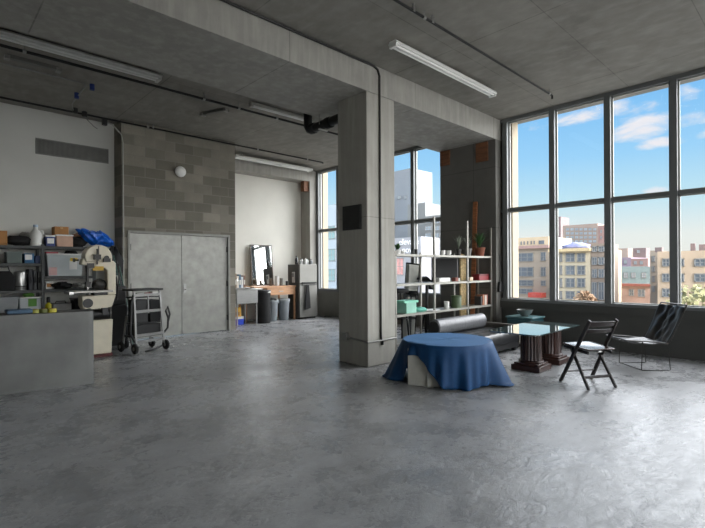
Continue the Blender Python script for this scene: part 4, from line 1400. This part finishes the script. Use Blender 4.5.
TAN = M('tan_brick', (200, 176, 150), .9, var=.07, scale=.6)
ORANGE = M('ochre_stucco', (202, 184, 156), .9, var=.05, scale=.5)
GREYB = M('grey_stucco', (170, 156, 140), .9, var=.06, scale=.5)
YEL = M('yellow_stucco', (202, 188, 162), .9, var=.05, scale=.5)
REDB = M('red_brick', (160, 130, 122), .9, var=.08, scale=.4)
DKB = M('dark_brick', (132, 116, 114), .9, var=.08, scale=.4)
FARB = M('far_brick', (164, 146, 134), .9, var=.08, scale=.3)
GREENB = M('green_panels', (134, 150, 148), .8, var=.06, scale=.4)
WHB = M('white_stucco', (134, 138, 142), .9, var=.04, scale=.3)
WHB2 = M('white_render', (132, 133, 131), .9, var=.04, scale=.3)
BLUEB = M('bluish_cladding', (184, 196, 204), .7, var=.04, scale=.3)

f1 = facade('apartment_building', 'grey loft building with an ochre attic left in the window view', 55, 492, 549.5, 246, GREYB, 14,
            [(515.5, 533.5, 253, 261.5), (515.5, 533.5, 267, 276.5), (515.5, 533.5, 280, 286), (541, 546, 252, 261), (541, 546, 267, 276.5), (541, 546, 280.5, 286), (515.5, 533, 288.5, 294)], PANE_D,
            cornice=(M('pink_cornice', (176, 146, 138), .8), 246, 249, .4))
o = Vector(f1.location)
ya, yb = W(549.5, 268, 0, 56).y - o.y, W(508, 268, 0, 56).y - o.y
za, zb = W(530, 247, 0, 56).z - o.z, W(530, 237.5, 0, 56).z - o.z
at_ = build(B(.8, 8, ya, yb, za, zb), 'attic', ORANGE, f1)
for x0, x1 in ((515.5, 519), (521, 522), (524, 525), (527.5, 528.5), (531, 532), (534, 535), (539, 544.5)):
    a, b = W(x1, 268, 0, 55.8).y - o.y, W(x0, 268, 0, 55.8).y - o.y
    build(B(.74, .85, a, b, W(530, 244.5, 0, 55.8).z - o.z, W(530, 241, 0, 55.8).z - o.z), 'attic_window', PANE_D, at_)
build(B(-1.4, 0, W(546, 268, 0, 55).y - o.y, W(533, 268, 0, 55).y - o.y, W(540, 297, 0, 55).z - o.z, W(540, 292.5, 0, 55).z - o.z), 'awning', M('red_awning', (206, 84, 72), .7), f1)

rows = ((253, 262), (265.5, 275), (278, 287.5), (291, 299))
f2 = facade('apartment_building', 'yellow loft building with tall windows in the second window bay', 50, 551, 590.5, 248.5, YEL, 10,
            [(x0, x1, a, b) for a, b in rows for x0, x1 in ((560, 562.5), (566, 575), (577.5, 585.5))], PANE_D, cornice=(M('yellow_cornice', (212, 190, 148), .8), 248.5, 251.5, .5))
f3 = facade('apartment_building', 'grey brick loft building right of the yellow one', 50, 591.0, 605.5, 243.5, M('warm_grey_brick', (152, 136, 122), .9, var=.06, scale=.5), 4,
            [(x0, x1, a, b) for a, b in ((246, 252), (257, 265), (269, 278), (282, 300)) for x0, x1 in ((592, 597.5), (598.5, 604.5))], PANE_D)
far_rows = [(x, x + 3.4, y, y + 2.6) for y in (228, 232, 236, 240) for x in (566, 570.5, 575, 579.5, 584, 588.5, 593)]
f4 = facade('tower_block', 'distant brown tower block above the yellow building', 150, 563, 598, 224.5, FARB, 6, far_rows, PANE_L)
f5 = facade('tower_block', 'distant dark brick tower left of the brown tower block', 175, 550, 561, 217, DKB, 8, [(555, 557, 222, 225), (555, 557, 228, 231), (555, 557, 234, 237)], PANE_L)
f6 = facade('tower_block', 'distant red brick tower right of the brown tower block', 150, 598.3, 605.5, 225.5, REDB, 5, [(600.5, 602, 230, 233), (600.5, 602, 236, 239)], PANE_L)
tag(build(MB().ball((0, 0, 0), 1.0, 18, 8, (.9, 1.5, .5), .12, 3), 'rooftop_mural_wall', M('violet_blue', (140, 144, 182), .8, var=.3, scale=1.5), loc=(53, W(576, 268, 0, 53).y, W(576, 247, 0, 53).z)), 'violet blue rooftop canopy on the yellow building', 'canopy')
f7 = facade('warehouse', 'green panelled warehouse in the third window bay', 75, 611, 650, 266.5, GREENB, 12,
            [(617, 621, 272.5, 278), (624, 628, 272.5, 278), (631.5, 635.5, 272.5, 278), (642, 646, 272.5, 278)], PANE_L)
f8 = facade('row_house', 'low purple grey house behind the green warehouse', 95, 611, 631, 257.5, M('mauve_brick', (148, 132, 144), .9), 10, [(618, 621, 260, 264), (624, 627, 260, 264)], PANE_L)
f9 = facade('row_house', 'low red brick house behind the green warehouse', 95, 631, 648, 258.5, REDB, 10, [(634, 637, 261, 264.5), (640, 643, 261, 264.5)], PANE_L)
f10 = facade('row_house', 'distant brown house on the left skyline of the third window bay', 130, 608, 628, 248.5, FARB, 4, [(617, 620, 251, 254)], PANE_L)
f11 = facade('row_house', 'distant dark house on the middle skyline of the third window bay', 135, 633, 646, 248, DKB, 4, [(637, 640, 250, 253)], PANE_L)
f12 = facade('row_house', 'pale storefront row at street level in front of the green warehouse', 66, 611, 650, 285, M('pink_store', (168, 142, 130), .9, var=.2, scale=.5), 4,
             [(616, 621, 290, 296), (629, 634, 289, 296), (638, 645, 289, 297)], PANE_D, cornice=(M('rust_cornice', (150, 92, 80), .8), 283.5, 286, .4))
f13 = facade('apartment_building', 'narrow grey building beside the tan brick corner', 52, 650, 657.5, 250.5, GREYB, 10, [(652, 655, y, y + 6) for y in (256, 266, 276, 286)], PANE_D)
f14 = facade('apartment_building', 'tan brick building at the right of the window view', 45, 657.5, 760, 250.3, TAN, 14,
             [(x0, x1, a, b) for a, b in ((258.5, 266.5), (273.5, 282), (288.5, 297)) for x0, x1 in ((662.5, 670), (679, 684.5), (694.5, 706), (720, 731), (744, 755))], PANE_D,
             roof=((690.5, 695, 243.5, DKB), (699, 709, 244.5, DKB), (655, 662, 247.5, DKB)))
# alcove views
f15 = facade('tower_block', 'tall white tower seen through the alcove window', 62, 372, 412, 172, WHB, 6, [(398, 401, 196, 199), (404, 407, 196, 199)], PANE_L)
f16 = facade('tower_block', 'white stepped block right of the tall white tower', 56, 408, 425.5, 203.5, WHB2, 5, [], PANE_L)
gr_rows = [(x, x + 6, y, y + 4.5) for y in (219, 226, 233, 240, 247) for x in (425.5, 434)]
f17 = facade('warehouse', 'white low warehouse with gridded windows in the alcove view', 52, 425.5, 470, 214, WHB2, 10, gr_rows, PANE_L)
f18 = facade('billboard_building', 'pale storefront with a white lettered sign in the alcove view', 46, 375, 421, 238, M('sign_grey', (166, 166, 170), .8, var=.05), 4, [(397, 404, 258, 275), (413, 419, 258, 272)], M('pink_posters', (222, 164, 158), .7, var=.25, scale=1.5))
f19 = facade('tower_block', 'pale blue office block seen through the kitchen window', 50, 300, 345, 206, BLUEB, 8, [(328.5, 335.5, 226, 239), (328.5, 335.5, 249, 261), (328.5, 335.5, 269, 281)], M('aqua_panes', (150, 182, 184), .25, var=.15))


def text(body, px, py, X, size, mat, parent, name):
    cu_ = bpy.data.curves.new(name, 'FONT')
    cu_.body = body
    cu_.size = size
    cu_.align_x = 'CENTER'
    cu_.extrude = .03
    o_ = bpy.data.objects.new(name, cu_)
    C.objects.link(o_)
    cu_.materials.append(mat)
    bpy.context.view_layer.update()
    me = bpy.data.meshes.new_from_object(o_)
    bpy.data.objects.remove(o_)
    o_ = bpy.data.objects.new(name, me)
    C.objects.link(o_)
    p = W(px, py, 0, X)
    o_.parent = parent
    o_.location = p - Vector(parent.location)
    o_.rotation_euler = (PI / 2, 0, -PI / 2)
    return o_


SIGNW = M('sign_white', (248, 248, 248), .6, var=.0)
text('elevate', 408.5, 244.6, 45.9, 1.15, SIGNW, f18, 'sign_lettering')
text('now', 408, 252.6, 45.9, 1.15, SIGNW, f18, 'sign_lettering')


def city_tree(px, py_top, X, rad, label, seed, col=(150, 146, 104)):
    p = W(px, py_top, 0, X)
    t = thing('street_tree', label, 'tree', (X, p.y, GROUND))
    h = p.z - GROUND
    build(MB().tube([(0, 0, 0), (.1, .05, h * .5), (0, 0, h * .8)], [.22, .16, .08], 8), 'trunk', M('bark', (96, 84, 72), .9), t)
    cr_ = MB()
    rnd = random.Random(seed)
    for k in range(700):
        a, b_ = rnd.uniform(0, 2 * PI), math.acos(rnd.uniform(-1, 1))
        q = rad * rnd.uniform(.4, 1) ** .5
        c = Vector((q * math.sin(b_) * math.cos(a), q * math.sin(b_) * math.sin(a), h - rad * 1.3 + q * 1.3 * math.cos(b_)))
        s = rnd.uniform(.14, .32)
        u = Vector((rnd.uniform(-1, 1), rnd.uniform(-1, 1), rnd.uniform(-1, 1))).normalized()
        v = u.orthogonal().normalized()
        cr_.add([c - u * s, c + v * s * .6, c + u * s, c - v * s * .6], [(0, 1, 2, 3)])
    build(cr_, 'foliage', M('autumn_leaf_%d' % seed, col, .8), t, recalc=False)


city_tree(698, 283, 40, 2.2, 'pale autumn tree before the tan brick building', 1)
city_tree(585, 291, 47, 1.1, 'rusty autumn tree before the yellow building', 2, (168, 138, 108))

# ------------------------------------------------------------------ light
wd = bpy.data.worlds.new('sky')
S.world = wd
wd.use_nodes = True
nt = wd.node_tree
nt.nodes.clear()


def wn(typ, **kw):
    nd = nt.nodes.new(typ)
    for k, v in kw.items():
        setattr(nd, k, v)
    return nd


out = wn('ShaderNodeOutputWorld')
bg = wn('ShaderNodeBackground')
tc = wn('ShaderNodeTexCoord')
sp = wn('ShaderNodeSeparateXYZ')
nt.links.new(tc.outputs['Generated'], sp.inputs[0])
rp = wn('ShaderNodeValToRGB')
nt.links.new(sp.outputs[2], rp.inputs[0])
e = rp.color_ramp.elements
e[0].position, e[0].color = 0.0, srgb(234, 234, 226)
e[1].position, e[1].color = .75, srgb(84, 146, 214)
for pos_, c_ in ((.06, srgb(228, 235, 232)), (.13, srgb(190, 226, 240)), (.21, srgb(154, 208, 245)), (.31, srgb(126, 190, 241)), (.45, srgb(108, 174, 232))):
    x = e.new(pos_)
    x.color = c_
# clouds: soft banks at fixed bearings, broken up by noise


def wmath(op, a, b=None, clamp=False):
    nd = wn('ShaderNodeMath', operation=op, use_clamp=clamp)
    for k, v in enumerate((a, b)):
        if v is None:
            continue
        if isinstance(v, (int, float)):
            nd.inputs[k].default_value = v
        else:
            nt.links.new(v, nd.inputs[k])
    return nd.outputs[0]


xc = wmath('MAXIMUM', sp.outputs[0], .05)
ba, be = wmath('DIVIDE', sp.outputs[1], xc), wmath('DIVIDE', sp.outputs[2], xc)
cb = wn('ShaderNodeCombineXYZ')
nt.links.new(ba, cb.inputs[0])
nt.links.new(wmath('MULTIPLY', be, 2.2), cb.inputs[1])
nz = wn('ShaderNodeTexNoise')
nz.inputs['Scale'].default_value = 9
nz.inputs['Detail'].default_value = 9
nz.inputs['Roughness'].default_value = .6
nz.inputs['Distortion'].default_value = .3
nt.links.new(cb.outputs[0], nz.inputs['Vector'])
cov = None
for (u, v, hu, hv, k) in ((640, 127, 36, 13, 1.0), (578, 114, 50, 11, .75), (692, 120, 30, 8, .8), (687, 92, 17, 14, 1.0), (530, 124, 22, 8, .7), (650, 106, 40, 6, .6), (655, 190, 14, 4, .7), (660, 143, 26, 6, .9), (710, 130, 20, 8, .8)):
    p = W(u, v, 0, 1)
    q = W(u + hu, v + hv, 0, 1)
    w_ = wmath('ADD', wmath('POWER', wmath('MULTIPLY', wmath('ABSOLUTE', wmath('SUBTRACT', ba, p.y)), 1 / abs(q.y - p.y)), 2.0),
               wmath('POWER', wmath('MULTIPLY', wmath('ABSOLUTE', wmath('SUBTRACT', be, p.z - EYE)), 1 / abs(W(u, v + hv, 0, 1).z - p.z)), 2.0))
    g_ = wmath('MULTIPLY', wmath('SUBTRACT', 1.0, wmath('MULTIPLY', w_, .6)), k)
    g_ = wmath('MAXIMUM', g_, 0.0)
    cov = g_ if cov is None else wmath('MAXIMUM', cov, g_)
ml = wn('ShaderNodeMapRange')
ml.interpolation_type = 'SMOOTHSTEP'
ml.inputs[1].default_value, ml.inputs[2].default_value = .15, .75
ml.inputs[4].default_value = .95
nt.links.new(wmath('ADD', wmath('MULTIPLY', cov, .62), wmath('MULTIPLY', wmath('SUBTRACT', nz.outputs['Fac'], .5), wmath('MULTIPLY', wmath('MINIMUM', wmath('MULTIPLY', cov, 4.0), 1.0), 2.3))), ml.inputs[0])
mx = wn('ShaderNodeMixRGB')
nt.links.new(ml.outputs[0], mx.inputs[0])
nt.links.new(rp.outputs[0], mx.inputs[1])
mx.inputs[2].default_value = srgb(236, 234, 238)
nt.links.new(mx.outputs[0], bg.inputs[0])
bg.inputs[1].default_value = 1.08
nt.links.new(bg.outputs[0], out.inputs[0])


def sun(name, direction, strength, angle, col):
    l = bpy.data.lights.new(name, 'SUN')
    l.energy = strength
    l.angle = math.radians(angle)
    l.color = col
    o_ = bpy.data.objects.new(name, l)
    C.objects.link(o_)
    o_.rotation_euler = Vector(direction).to_track_quat('-Z', 'Y').to_euler()
    o_.location = (0, 0, 30)
    return o_


sun('daylight_sky', (-.72, .12, -.68), 7.6, 70, (.98, .99, 1.0))
sun('rear_fill_sun', (-.22, .90, -.38), 16.0, 110, (1.0, .995, .985))  # added soft fill for the deep room, entering by the added rear windows
sun('sunlight', (.62, .30, -.55), 1.2, 2, (1.0, .97, .93))
